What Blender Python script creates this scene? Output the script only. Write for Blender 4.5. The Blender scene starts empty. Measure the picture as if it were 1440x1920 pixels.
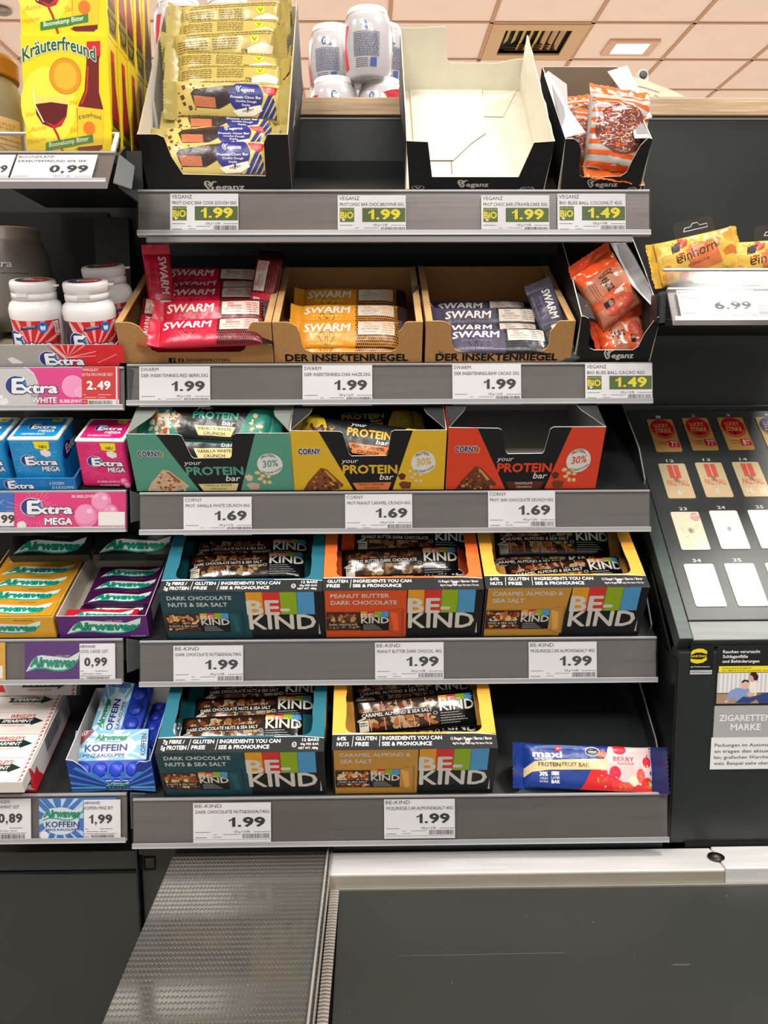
import bpy, bmesh, math, random
from mathutils import Vector, Matrix

# ------------------------------------------------------------------ camera
scene = bpy.context.scene
col = scene.collection
F = 1650.0                      # focal length in pixels of the 1440x1920 frame
PITCH, YAW, ROLL = math.radians(8.45), math.radians(0.97), -0.0037
CAM = Vector((0, 0, 1.35))
fw = Vector((math.sin(YAW) * math.cos(PITCH), math.cos(YAW) * math.cos(PITCH), -math.sin(PITCH)))
rt = Vector((math.cos(YAW), -math.sin(YAW), 0))
up = rt.cross(fw)
rt, up = (rt * math.cos(ROLL) + up * math.sin(ROLL)), (up * math.cos(ROLL) - rt * math.sin(ROLL))
cd = bpy.data.cameras.new('camera'); cam = bpy.data.objects.new('camera', cd); col.objects.link(cam)
cd.sensor_fit = 'HORIZONTAL'; cd.sensor_width = 36; cd.lens = F / 1440 * 36; cd.clip_start = 0.02; cd.clip_end = 60
cam.matrix_world = Matrix(((rt.x, up.x, -fw.x, CAM.x), (rt.y, up.y, -fw.y, CAM.y), (rt.z, up.z, -fw.z, CAM.z), (0, 0, 0, 1)))
scene.camera = cam
scene.view_settings.view_transform = 'Standard'; scene.view_settings.look = 'None'
scene.view_settings.gamma = 1; scene.view_settings.use_curve_mapping = False
scene.view_settings.exposure = 0.17
# ------------------------------------------------------------------ world and lamps
wd = bpy.data.worlds.new('hall_light'); scene.world = wd; wd.use_nodes = True
wd.node_tree.nodes['Background'].inputs[0].default_value = (1.0, 0.96, 0.92, 1)
wd.node_tree.nodes['Background'].inputs[1].default_value = 0.5
CEIL = CAM.z + 2.1
def lamp(x, y, sx, sy, power, c=(1, 0.965, 0.92)):
    d = bpy.data.lights.new('ceiling_and_fill_light', 'AREA'); d.shape = 'RECTANGLE'; d.size = sx; d.size_y = sy
    d.energy = power; d.color = c
    o = bpy.data.objects.new('ceiling_and_fill_light', d); o.location = (x, y, CEIL - 0.03); col.objects.link(o)
lamp(1.35, 0.62, 0.6, 0.6, 48)
lamp(-0.9, -0.9, 0.6, 1.2, 58)
lamp(0.7, -1.6, 1.2, 0.6, 64)
lamp(-2.0, 0.5, 0.6, 0.6, 24)
for lx, ly in ((-2.5, 4.2), (0.6, 3.6), (3.4, 4.2), (-2.2, 8.6), (1.0, 8.6), (4.0, 8.6)): lamp(lx, ly, 1.2, 0.6, 140, (1, 0.93, 0.87))  # unseen fill lights, added so that floor bounce brightens the ceiling

# ------------------------------------------------------------------ projection helpers
def ray(px, py):
    return fw + rt * ((px - 720) / F) - up * ((py - 960) / F)
def P(px, py, Y):
    d = ray(px, py); return CAM + d * (Y / d.y)
def rot(a=0, yaw=0, roll=0):
    return (Matrix.Rotation(math.radians(yaw), 4, 'Z') @ Matrix.Rotation(math.radians(a), 4, 'X')
            @ Matrix.Rotation(math.radians(roll), 4, 'Y'))
def frame(px, py, Y, a=0, yaw=0, roll=0):
    return Matrix.Translation(P(px, py, Y)) @ rot(a, yaw, roll)
def hit(M, px, py, axis, val):
    Mi = M.inverted(); c = Mi @ CAM; d = Mi.to_3x3() @ ray(px, py)
    return c + d * ((val - c[axis]) / d[axis])

# ------------------------------------------------------------------ colours and materials
def lin(c):
    if c[0] <= 1 and c[1] <= 1 and c[2] <= 1 and isinstance(c[0], float): return c
    r = []
    for k in c[:3]:
        k = k / 255.0
        r.append(k / 12.92 if k <= 0.04045 else ((k + 0.055) / 1.055) ** 2.4)
    return tuple(r)
WHITE = (236, 236, 238); BLACK = (16, 17, 18); CREAM = (222, 218, 206)
MATS = {}
def material(name, rough=0.5, metal=0.0, noise=0.04, scale=60, bump=0.0, bscale=200, stretch=None, coat=0.0, spec=0.5, alpha=None, rnoise=0.0, ior=1.45):
    m = bpy.data.materials.new(name); m.use_nodes = True; nt = m.node_tree; N = nt.nodes; L = nt.links
    b = N['Principled BSDF']; b.inputs['Roughness'].default_value = rough; b.inputs['Metallic'].default_value = metal
    b.inputs['Coat Weight'].default_value = coat; b.inputs['Coat Roughness'].default_value = 0.12
    b.inputs['Specular IOR Level'].default_value = spec; b.inputs['IOR'].default_value = ior
    at = N.new('ShaderNodeAttribute'); at.attribute_name = 'Col'
    tc = N.new('ShaderNodeTexCoord'); mp = N.new('ShaderNodeMapping'); L.new(tc.outputs['Object'], mp.inputs[0])
    mp.inputs['Scale'].default_value = stretch or (1, 1, 1)
    nz = N.new('ShaderNodeTexNoise'); nz.inputs['Scale'].default_value = scale; nz.inputs['Detail'].default_value = 4
    L.new(mp.outputs[0], nz.inputs['Vector'])
    mr = N.new('ShaderNodeMapRange'); mr.inputs[1].default_value = 0.3; mr.inputs[2].default_value = 0.7
    mr.inputs[3].default_value = 1 - noise; mr.inputs[4].default_value = 1 + noise; L.new(nz.outputs[0], mr.inputs[0])
    mx = N.new('ShaderNodeVectorMath'); mx.operation = 'SCALE'; L.new(at.outputs['Color'], mx.inputs[0]); L.new(mr.outputs[0], mx.inputs['Scale'])
    L.new(mx.outputs[0], b.inputs['Base Color'])
    if rnoise:
        m2 = N.new('ShaderNodeMapRange'); m2.inputs[3].default_value = max(0.02, rough - rnoise); m2.inputs[4].default_value = rough + rnoise
        L.new(nz.outputs[0], m2.inputs[0]); L.new(m2.outputs[0], b.inputs['Roughness'])
    if bump:
        n2 = N.new('ShaderNodeTexNoise'); n2.inputs['Scale'].default_value = bscale; L.new(mp.outputs[0], n2.inputs['Vector'])
        bp = N.new('ShaderNodeBump'); bp.inputs['Strength'].default_value = bump; bp.inputs['Distance'].default_value = 0.002
        L.new(n2.outputs[0], bp.inputs['Height']); L.new(bp.outputs[0], b.inputs['Normal'])
    MATS[name] = m; return m
material('card', 0.62, noise=0.03)
material('kraft', 0.85, noise=0.08, scale=350, spec=0.25)
material('glosscard', 0.33, noise=0.02, spec=0.45)
material('foil', 0.3, noise=0.03, bump=0.35, bscale=90, spec=0.6)
material('silverfoil', 0.28, metal=0.75, noise=0.05, bump=0.4, bscale=70)
material('film', 0.18, noise=0.02, bump=0.25, bscale=70, coat=0.3)
material('paper', 0.7, noise=0.01)
material('plastic', 0.35, noise=0.01)
material('rail', 0.3, metal=0.2, noise=0.09, scale=9, stretch=(0.4, 1, 12), rnoise=0.1)  # lengthwise streaks in the grey imitate reflections
material('blackmetal', 0.42, noise=0.12, scale=9, rnoise=0.08, spec=0.5)
material('blackmatte', 0.7, noise=0.06, spec=0.3)
material('steel', 0.48, metal=0.35, noise=0.06, scale=12, stretch=(1, 12, 12), rnoise=0.1)
material('belt', 0.5, noise=0.1, scale=5, bump=0.12, bscale=900, rnoise=0.06)
material('tile', 0.9, noise=0.02, scale=4, bump=0.1, bscale=400, spec=0.2)
material('cardgloss', 0.16, noise=0.0, spec=0.6)
material('tray', 0.11, metal=0.5, noise=0.05, scale=30, bump=0.0, spec=1.0)
material('wood', 0.55, noise=0.28, scale=26, stretch=(0.35, 6, 6), bump=0.3, bscale=40)
def clear(name, tint, rough, ior, base=0.0):
    m = bpy.data.materials.new(name); m.use_nodes = True; nt = m.node_tree; N = nt.nodes; L = nt.links; N.clear()
    out = N.new('ShaderNodeOutputMaterial'); tr = N.new('ShaderNodeBsdfTransparent'); gl = N.new('ShaderNodeBsdfGlossy')
    tr.inputs[0].default_value = (*tint, 1); gl.inputs['Roughness'].default_value = rough
    lw = N.new('ShaderNodeLayerWeight'); lw.inputs[0].default_value = 0.5
    pw_ = N.new('ShaderNodeMath'); pw_.operation = 'POWER'; pw_.inputs[1].default_value = 5; L.new(lw.outputs['Facing'], pw_.inputs[0])
    fr = N.new('ShaderNodeMath'); fr.operation = 'MULTIPLY_ADD'; fr.inputs[1].default_value = 0.9; fr.inputs[2].default_value = ((ior - 1) / (ior + 1)) ** 2; L.new(pw_.outputs[0], fr.inputs[0])
    nz = N.new('ShaderNodeTexNoise'); nz.inputs['Scale'].default_value = 25; tc = N.new('ShaderNodeTexCoord'); mp = N.new('ShaderNodeMapping')
    mp.inputs['Scale'].default_value = (0.3, 1, 18); L.new(tc.outputs['Object'], mp.inputs[0]); L.new(mp.outputs[0], nz.inputs[0])
    bp = N.new('ShaderNodeBump'); bp.inputs['Strength'].default_value = 0.035; bp.inputs['Distance'].default_value = 0.002
    L.new(nz.outputs[0], bp.inputs['Height']); L.new(bp.outputs[0], gl.inputs['Normal'])
    ad = N.new('ShaderNodeMath'); ad.operation = 'ADD'; ad.inputs[1].default_value = base; L.new(fr.outputs[0], ad.inputs[0])
    mx = N.new('ShaderNodeMixShader'); L.new(ad.outputs[0], mx.inputs[0]); L.new(tr.outputs[0], mx.inputs[1]); L.new(gl.outputs[0], mx.inputs[2])
    L.new(mx.outputs[0], out.inputs[0]); MATS[name] = m
clear('clear', (0.95, 0.95, 0.95), 0.12, 1.5)
clear('cleartab', (0.82, 0.84, 0.84), 0.1, 1.6, 0.04)
def emit(name, c, s):
    m = bpy.data.materials.new(name); m.use_nodes = True; b = m.node_tree.nodes['Principled BSDF']
    b.inputs['Emission Color'].default_value = (*c, 1); b.inputs['Emission Strength'].default_value = s; MATS[name] = m
emit('lampglow', (1, 0.93, 0.8), 9)

# ------------------------------------------------------------------ text as outline meshes
_tx = {}
def _mesh_text(s, off):
    k = (s, off)
    if k in _tx: return _tx[k]
    cu = bpy.data.curves.new('t', 'FONT'); cu.body = s; cu.size = 1; cu.resolution_u = 2; cu.offset = off
    ob = bpy.data.objects.new('t', cu); me = ob.to_mesh()
    vs = [(v.co.x, v.co.y) for v in me.vertices]; fs = [tuple(p.vertices) for p in me.polygons]
    ob.to_mesh_clear(); bpy.data.objects.remove(ob); bpy.data.curves.remove(cu)
    _tx[k] = (vs, fs); return _tx[k]
_hv = _mesh_text('H', 0)[0]
CAPH = max(v[1] for v in _hv) - min(v[1] for v in _hv)

# ------------------------------------------------------------------ mesh builder
class MB:
    def __init__(s): s.v = []; s.f = []; s.c = []; s.s = []
    def add(s, pts, faces, c, smooth=False):
        b = len(s.v); s.v += [tuple(p) for p in pts]; c = lin(c) if not isinstance(c, list) else c
        for i, f in enumerate(faces):
            s.f.append(tuple(b + k for k in f)); s.c.append(lin(c[i]) if isinstance(c, list) else c); s.s.append(smooth)
    def box(s, x0, y0, z0, x1, y1, z1, c, M=None):
        p = [Vector(q) for q in ((x0,y0,z0),(x1,y0,z0),(x1,y1,z0),(x0,y1,z0),(x0,y0,z1),(x1,y0,z1),(x1,y1,z1),(x0,y1,z1))]
        if M: p = [M @ q for q in p]
        s.add(p, [(0,3,2,1),(4,5,6,7),(0,1,5,4),(1,2,6,5),(2,3,7,6),(3,0,4,7)], c)
    def panel(s, pts, n, t, co, ci, ce):       # flat sheet, outer face along n, thickness behind
        n = Vector(n).normalized(); pts = [Vector(p) for p in pts]; k = len(pts)
        nn = Vector((0, 0, 0))
        for i in range(k): nn += pts[i].cross(pts[(i + 1) % k])
        if nn.dot(n) < 0: pts.reverse()
        q = [p - n * t for p in pts]
        s.add(pts + q, [tuple(range(k)), tuple(range(2 * k - 1, k - 1, -1))] + [(i, i + k, (i + 1) % k + k, (i + 1) % k) for i in range(k)],
              [co, ci] + [ce] * k)
    def lathe(s, prof, c, n=32, o=(0, 0, 0), cols=None, ax=None):
        pts = []; fs = []; cc = []
        for r, z in prof:
            for i in range(n):
                a = 2 * math.pi * i / n; pts.append((o[0] + r * math.cos(a), o[1] + r * math.sin(a), o[2] + z))
        for j in range(len(prof) - 1):
            for i in range(n):
                fs.append((j * n + i, j * n + (i + 1) % n, (j + 1) * n + (i + 1) % n, (j + 1) * n + i)); cc.append(cols[j] if cols else c)
        if prof[0][0] > 1e-5: fs.append(tuple(reversed(range(n)))); cc.append(cols[0] if cols else c)
        if prof[-1][0] > 1e-5: fs.append(tuple(range((len(prof) - 1) * n, len(prof) * n))); cc.append(cols[-1] if cols else c)
        s.add(pts, fs, cc, True)
    def tube(s, pts, r, c, n=6):
        pts = [Vector(p) for p in pts]; V = []; fs = []
        for i, p in enumerate(pts):
            d = (pts[min(i + 1, len(pts) - 1)] - pts[max(i - 1, 0)]).normalized()
            a = d.cross(Vector((0.3, 0.2, 1))).normalized(); b = d.cross(a)
            V += [p + (a * math.cos(2 * math.pi * k / n) + b * math.sin(2 * math.pi * k / n)) * r for k in range(n)]
        for i in range(len(pts) - 1):
            for k in range(n): fs.append((i * n + k, i * n + (k + 1) % n, (i + 1) * n + (k + 1) % n, (i + 1) * n + k))
        s.add(V, fs, c, True)
    def build(s, name, parent=None, mat='card', M=None, label=None, bevel=0, solid=0, sub=0):
        me = bpy.data.meshes.new(name); me.from_pydata(s.v, [], s.f)
        at = me.color_attributes.new('Col', 'FLOAT_COLOR', 'CORNER')
        buf = []
        for f, c in zip(s.f, s.c): buf += [c[0], c[1], c[2], 1.0] * len(f)
        at.data.foreach_set('color', buf)
        me.polygons.foreach_set('use_smooth', s.s)
        me.materials.append(MATS[mat]); me.update()
        o = bpy.data.objects.new(name, me); col.objects.link(o)
        if parent: o.parent = parent
        if M: o.matrix_local = M
        if label: o['label'] = label
        if bevel:
            b = o.modifiers.new('bevel', 'BEVEL'); b.width = bevel; b.segments = 2; b.limit_method = 'ANGLE'
        return o

def thing(name, label, cat, M, group=None):
    o = bpy.data.objects.new(name, None); o.empty_display_size = 0.02; col.objects.link(o); o.matrix_world = M
    return tag(o, label, cat, group)
def tag(o, label, cat, group=None):
    o['label'] = label; o['category'] = cat
    if group: o['group'] = group
    return o
def struct(o, label=None):
    o['kind'] = 'structure'
    if label: o['label'] = label
    return o
def dup(root, M, label=None, group=None):
    r = root.copy(); col.objects.link(r); r.matrix_world = M
    if label: r['label'] = label
    if group: r['group'] = group
    for ch in root.children:
        c = ch.copy(); col.objects.link(c); c.parent = r
        for g in ch.children:
            d = g.copy(); col.objects.link(d); d.parent = c
    return r

# ------------------------------------------------------------------ flat print on a face
class Print:
    """area = (x0, y0, x1, y1) in drawing units, y downwards; fn(u, v, off) -> 3D, u right, v up"""
    def __init__(s, mb, fn, area, curved=None, flat=False):
        s.flat = flat
        s.mb = mb; s.fn = fn; s.a = area; s.cv = curved
        if curved: s.real = mb; s.mb = MB(); s.mb.add_ = s.mb.add
    def flush(s):
        """cut the drawn shapes along the grid of the curved surface, then lay them on it"""
        nx, ny = s.cv; src = s.mb; bm = bmesh.new(); il = bm.faces.layers.int.new('k'); vs = [bm.verts.new(v) for v in src.v]; pal = []
        for f, c in zip(src.f, src.c):
            try: fc = bm.faces.new([vs[k] for k in f])
            except ValueError: continue
            fc[il] = len(pal); pal.append(c)
        for i in range(1, nx): bmesh.ops.bisect_plane(bm, geom=bm.verts[:] + bm.edges[:] + bm.faces[:], dist=1e-7, plane_co=(i / nx, 0, 0), plane_no=(1, 0, 0))
        for j in range(1, ny): bmesh.ops.bisect_plane(bm, geom=bm.verts[:] + bm.edges[:] + bm.faces[:], dist=1e-7, plane_co=(0, j / ny, 0), plane_no=(0, 1, 0))
        bm.verts.index_update(); pts = [s.fn(min(1, max(0, v.co.x)), min(1, max(0, v.co.y)), v.co.z * 5e-5) for v in bm.verts]
        b = len(s.real.v); s.real.v += [tuple(p) for p in pts]
        for f in bm.faces: s.real.f.append(tuple(b + v.index for v in f.verts)); s.real.c.append(pal[f[il]]); s.real.s.append(True)
        bm.free()
    def m(s, x, y, lay):
        a = s.a
        if s.cv:
            v = (a[3] - y) / (a[3] - a[1])
            if s.flat: v = math.asin(max(-1, min(1, (2 * v - 1) * .97))) / math.pi + .5
            return ((x - a[0]) / (a[2] - a[0]), v, lay)
        return s.fn((x - a[0]) / (a[2] - a[0]), (a[3] - y) / (a[3] - a[1]), lay * 5e-5)
    def rect(s, x0, y0, x1, y1, c, lay=1, nx=1, ny=1):
        p = [s.m(x0 + (x1 - x0) * i / nx, y1 + (y0 - y1) * j / ny, lay) for j in range(ny + 1) for i in range(nx + 1)]
        s.mb.add(p, [(j*(nx+1)+i, j*(nx+1)+i+1, (j+1)*(nx+1)+i+1, (j+1)*(nx+1)+i) for j in range(ny) for i in range(nx)], c, nx > 1)
    def poly(s, pts, c, lay=1):
        a = sum(pts[i][0] * pts[(i+1) % len(pts)][1] - pts[(i+1) % len(pts)][0] * pts[i][1] for i in range(len(pts)))
        if a > 0: pts = pts[::-1]
        s.mb.add([s.m(x, y, lay) for x, y in pts], [tuple(range(len(pts)))], c)
    def ell(s, cx, cy, rx, ry, c, lay=1, n=20, a0=0, a1=360):
        full = a1 - a0 >= 360
        pts = [(cx + rx * math.cos(math.radians(a0 + (a1 - a0) * i / n)), cy - ry * math.sin(math.radians(a0 + (a1 - a0) * i / n))) for i in range(n + (0 if full else 1))]
        s.poly(pts, c, lay)
    def line(s, pts, w, c, lay=1):
        for (x0, y0), (x1, y1) in zip(pts, pts[1:]):
            l = math.hypot(x1 - x0, y1 - y0) or 1; dx, dy = -(y1 - y0) / l * w / 2, (x1 - x0) / l * w / 2
            s.poly([(x0 + dx, y0 + dy), (x1 + dx, y1 + dy), (x1 - dx, y1 - dy), (x0 - dx, y0 - dy)], c, lay)
    def ring(s, cx, cy, rx, ry, w, c, lay=1, n=20, a0=0, a1=360):
        pts = [(cx + rx * math.cos(math.radians(a0 + (a1 - a0) * i / n)), cy - ry * math.sin(math.radians(a0 + (a1 - a0) * i / n))) for i in range(n + 1)]
        s.line(pts, w, c, lay)
    def text(s, t, x0, y0, x1, y1, c, lay=3, bold=0.012, shear=0, tilt=0, outline=None, ow=0.05, arc=0, vert=False):
        """cap top y0, baseline y1, fitted between x0 and x1; tilt: rise of the line end; arc: bulge height"""
        vs, fs = _mesh_text(t, 0)
        if not vs: return
        mn = min(v[0] for v in vs); mxx = max(v[0] for v in vs); n0 = len(t)
        def put(r, nd, cc, ly):
            dirs = [(0, 0)] + ([(r * math.cos(2 * math.pi * k / nd), r * math.sin(2 * math.pi * k / nd)) for k in range(nd)] if r > 0.004 else [])
            for di, (dx, dy) in enumerate(dirs):
                pts = []
                for vx, vy in vs:
                    h = (vy + dy) / CAPH; k = (vx + dx - mn) / (mxx - mn)
                    if vert: X = x1 + (x0 - x1) * h; Y = y1 + (y0 - y1) * k
                    else:
                        X = x0 + k * (x1 - x0) + shear * h * abs(y1 - y0); Y = y1 + (y0 - y1) * h - tilt * k - arc * 4 * k * (1 - k)
                    pts.append(s.m(X, Y, ly + .14 * di))
                s.mb.add(pts, fs, cc)
        if outline: put(bold * .8 + ow, 8, outline, lay)
        put(bold * .8, 4, c, lay + (1.5 if outline else 0))
    def price(s, t, x0, y0, x1, y1, c, lay=3):
        """price figures: heavy digits, the 1 with its flag"""
        wd = [0.44 if ch == '1' else 0.30 if ch in '.,' else 0.62 for ch in t]; gap = 0.07; tot = sum(wd) + gap * (len(t) - 1); x = x0; k = (x1 - x0) / tot
        for ch, w_ in zip(t, wd):
            a, b = x, x + w_ * k; H = y0 - y1
            if ch == '1': s.poly([(a + q[0] * (b - a), y1 + q[1] * H) for q in ((.50, 0), (.95, 0), (.95, 1), (.62, 1), (.52, .88), (.32, .79), (.05, .73), (.05, .56), (.30, .62), (.50, .72))], c, lay)
            elif ch in '.,':
                m_ = (a + b) / 2; q = k * .10; s.poly([(m_ - q, y1), (m_ - q, y1 + .19 * H), (m_ + q, y1 + .19 * H), (m_ + q, y1)], c, lay)
                if ch == ',': s.poly([(m_ - q * .2, y1), (m_ + q, y1), (m_ - q * .1, y1 - .22 * H), (m_ - q * .8, y1 - .20 * H)], c, lay)
            else: s.text(ch, a + k * .03, y0 - .03 * H, b - k * .03, y1 + .03 * H, c, lay, bold=.055)
            x = b + gap * k
    def greek(s, x0, y0, x1, y1, c, lay=2, seed=1, rows=1, fill=0.5):
        rg = random.Random(seed); hh = (y1 - y0) / rows
        for r in range(rows):
            x = x0; ya = y0 + r * hh
            while x < x1:
                w = min(rg.uniform(1.2, 4.5) * hh * 0.5, x1 - x)
                s.rect(x, ya + hh * (0.5 - fill / 2), x + w, ya + hh * (0.5 + fill / 2), c, lay); x += w + hh * 0.3
    def barcode(s, x0, y0, x1, y1, c=(40, 40, 42), seed=3, lay=2, horiz=False):
        rg = random.Random(seed); x = 0.0
        while x < 1:
            w = rg.choice((0.008, 0.012, 0.02))
            if horiz: s.rect(x0, y0 + (y1 - y0) * x, x1, y0 + (y1 - y0) * min(1, x + w), c, lay)
            else: s.rect(x0 + (x1 - x0) * x, y0, x0 + (x1 - x0) * min(1, x + w), y1, c, lay)
            x += w + rg.choice((0.008, 0.014, 0.022))
    def nuts(s, x0, y0, x1, y1, pal, n=40, seed=1, lay=2, size=0.22, base=None):
        rg = random.Random(seed)
        if base: s.rect(x0, y0, x1, y1, base, lay - 0.5, nx=12, ny=4)
        h = abs(y1 - y0)
        for i in range(n):
            rx = h * rg.uniform(size * 0.35, size); ry = rx * rg.uniform(0.45, 0.8); a = rg.uniform(0, 3.1)
            cx = rg.uniform(x0 + rx, x1 - rx) if x1 - x0 > 2 * rx else (x0 + x1) / 2
            cy = rg.uniform(y0 + rx, y1 - rx) if h > 2 * rx else (y0 + y1) / 2
            pts = []
            for k in range(9):
                t = 2 * math.pi * k / 9; q = rg.uniform(0.8, 1.05)
                u, v = rx * q * math.cos(t), ry * q * math.sin(t)
                pts.append((cx + u * math.cos(a) - v * math.sin(a), cy + u * math.sin(a) + v * math.cos(a)))
            s.poly(pts, rg.choice(pal), lay + 0.15 * (i % 9))

def face_fn(o, ux, uy, n):
    o, ux, uy, n = Vector(o), Vector(ux), Vector(uy), Vector(n).normalized()
    return lambda u, v, off: o + ux * u + uy * v + n * (off + 4e-5)
def front_fn(w, h, x0=None, y=0.0, z0=0.0):
    x0 = -w / 2 if x0 is None else x0
    return face_fn((x0, y, z0), (w, 0, 0), (0, 0, h), (0, -1, 0))
def top_fn(w, d, z, y0=0.0):
    return face_fn((-w / 2, y0, z), (w, 0, 0), (0, d, 0), (0, 0, 1))
# ================================================================== SETTING
def PZ(px, py, Z):
    d = ray(px, py); return CAM + d * ((Z - CAM.z) / d.z)
m = MB(); m.box(-6, -5, -0.05, 7, 11, 0, (176, 168, 158)); struct(m.build('floor', mat='tile'))
m = MB(); m.box(-6.5, -5, CEIL + 0.03, 7.5, 11.5, CEIL + 0.07, (226, 205, 190)); ceiling = struct(m.build('ceiling', mat='tile'))
g0 = PZ(1303, 43, CEIL); TS = 0.605
m = MB(); m.box(0.006, 0.006, 0.004, TS - 0.006, TS - 0.006, 0.02, (238, 220, 209)); tile0 = m.build('ceiling_tile', ceiling, 'tile', bevel=0.003)
VENT = (-2, 0); LAMP = (-1, 0)
tiles = [(i, j) for i in range(-7, 7) for j in range(-1, 6) if (i, j) != VENT]
for k, (i, j) in enumerate(tiles):
    o = tile0 if k == 0 else tile0.copy()
    if k: col.objects.link(o)
    o.location = (g0.x + i * TS, g0.y + j * TS, CEIL)
def gridbar(x0, y0, x1, y1, nm):
    m = MB(); m.box(x0, y0, CEIL - 0.004, x1, y1, CEIL + 0.012, (190, 156, 132)); m.build(nm, ceiling, 'tile')  # darker than the tiles: shade of the recess put into the bar colour
for i in range(-7, 8): gridbar(g0.x + i * TS - 0.012, g0.y - TS, g0.x + i * TS + 0.012, g0.y + 6 * TS, 'ceiling_grid_bar')
for j in range(-1, 7): gridbar(g0.x - 7 * TS, g0.y + j * TS - 0.010, g0.x + 7 * TS, g0.y + j * TS + 0.010, 'ceiling_grid_bar')
# air vent in the tile grid
vx, vy = g0.x + VENT[0] * TS, g0.y + VENT[1] * TS
v = thing('ceiling_vent', 'square beige air vent with curved louvres set in the ceiling grid', 'vent', Matrix.Translation((vx, vy, CEIL)))
m = MB()
for b in ((0.012, 0.012, TS-0.012, 0.10), (0.012, TS-0.10, TS-0.012, TS-0.012), (0.012, 0.10, 0.10, TS-0.10), (TS-0.10, 0.10, TS-0.012, TS-0.10)):
    m.box(b[0], b[1], -0.010, b[2], b[3], 0.004, (205, 168, 120))
m.build('frame', v, 'plastic', bevel=0.002)
m = MB(); m.box(0.05, 0.05, 0.024, TS-0.05, TS-0.05, 0.029, (30, 24, 18)); m.build('duct', v, 'blackmatte')
for k in range(8):
    m = MB(); x = 0.13 + k * 0.047
    M = Matrix.Translation((x, TS/2, 0.006)) @ Matrix.Rotation(math.radians(-38 if k < 5 else 38), 4, 'Y')
    m.box(-0.016, -0.19, -0.001, 0.016, 0.13 if k > 1 else 0.02, 0.001, (214, 190, 110) if k < 5 else (190, 150, 96), M); m.build('louvre', v, 'plastic')
for k in range(3):
    m = MB(); M = Matrix.Translation((TS/2, 0.36 + 0.04 * k, 0.004)) @ Matrix.Rotation(math.radians(35), 4, 'X')
    m.box(-0.1 - 0.03 * k, -0.012, -0.001, 0.12 + 0.03 * k, 0.012, 0.001, (120, 96, 62), M); m.build('louvre', v, 'plastic')
# recessed square downlight
lc = PZ(1181, 88, CEIL)
v = thing('ceiling_downlight', 'lit square downlight recessed in a ceiling tile right of the vent', 'lamp', Matrix.Translation(lc))
m = MB()
for b in ((-0.16, -0.125, 0.16, -0.085), (-0.16, 0.085, 0.16, 0.125), (-0.16, -0.085, -0.105, 0.085), (0.105, -0.085, 0.16, 0.085)): m.box(b[0], b[1], -0.014, b[2], b[3], 0.003, (214, 176, 150))
m.build('frame', v, 'plastic', bevel=0.003)
m = MB(); m.box(-0.105, -0.085, -0.008, 0.105, 0.085, -0.003, (255, 244, 226)); m.build('diffuser', v, 'lampglow')
# small spotlight ring at the far left edge
lc = PZ(1, 17, CEIL)
v = thing('ceiling_spotlight', 'small round chrome spotlight in the ceiling at the left edge', 'lamp', Matrix.Translation(lc))
m = MB(); m.lathe([(0.05, 0.0), (0.062, -0.012), (0.05, -0.02), (0.036, -0.012), (0.03, 0.0)], (150, 140, 130)); m.build('ring', v, 'steel')
m = MB(); m.lathe([(0.034, -0.006), (0.0, -0.003)], (236, 226, 214)); m.build('lens', v, 'plastic')

# ================================================================== RACK BODIES
DARK = (34, 38, 37); DARK2 = (20, 22, 22)
YB = 1.10
zt = P(1300, 221, YB).z; xl = P(300, 300, YB).x
wall = MB(); wall.box(-0.9, YB + .001, 0.0, xl + .002, YB + 0.02, P(100, 300, YB).z, (26, 28, 28)); wall.box(xl, YB, 0.0, 2.2, YB + 0.02, zt, (36, 40, 39)); struct(wall.build('wall_back', mat='blackmetal', bevel=0.001), 'dark grey metal back panel behind the snack rack')
m = MB(); m.box(xl, YB - 0.001, zt - 0.0022, 2.2, YB + 0.021, zt + 0.0004, (150, 155, 155)); struct(m.build('trim_1', mat='steel'), 'thin bright steel edge on top of the back panel')
z0 = P(1300, 216.5, YB - 0.005).z; z1 = P(1300, 183, YB - 0.005).z
m = MB(); m.box(xl, YB + 0.012, zt, 2.2, YB + 0.03, z0 + 0.002, DARK2); struct(m.build('trim_2', mat='blackmatte'), 'black shadow gap under the oak board')
m = MB(); m.box(xl, YB - 0.005, z0, 2.2, YB + 0.035, z1, (196, 168, 134)); struct(m.build('trim_3', mat='wood', bevel=0.0012), 'light oak counter edge board above the back panel')
ZC = P(700, 150, 1.25).z - 0.088
m = MB(); m.box(xl - 0.02, YB + 0.036, ZC - 0.02, 2.2, 1.7, ZC, (90, 84, 78)); struct(m.build('trim_4', mat='card'), 'counter surface behind the oak board')

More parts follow.
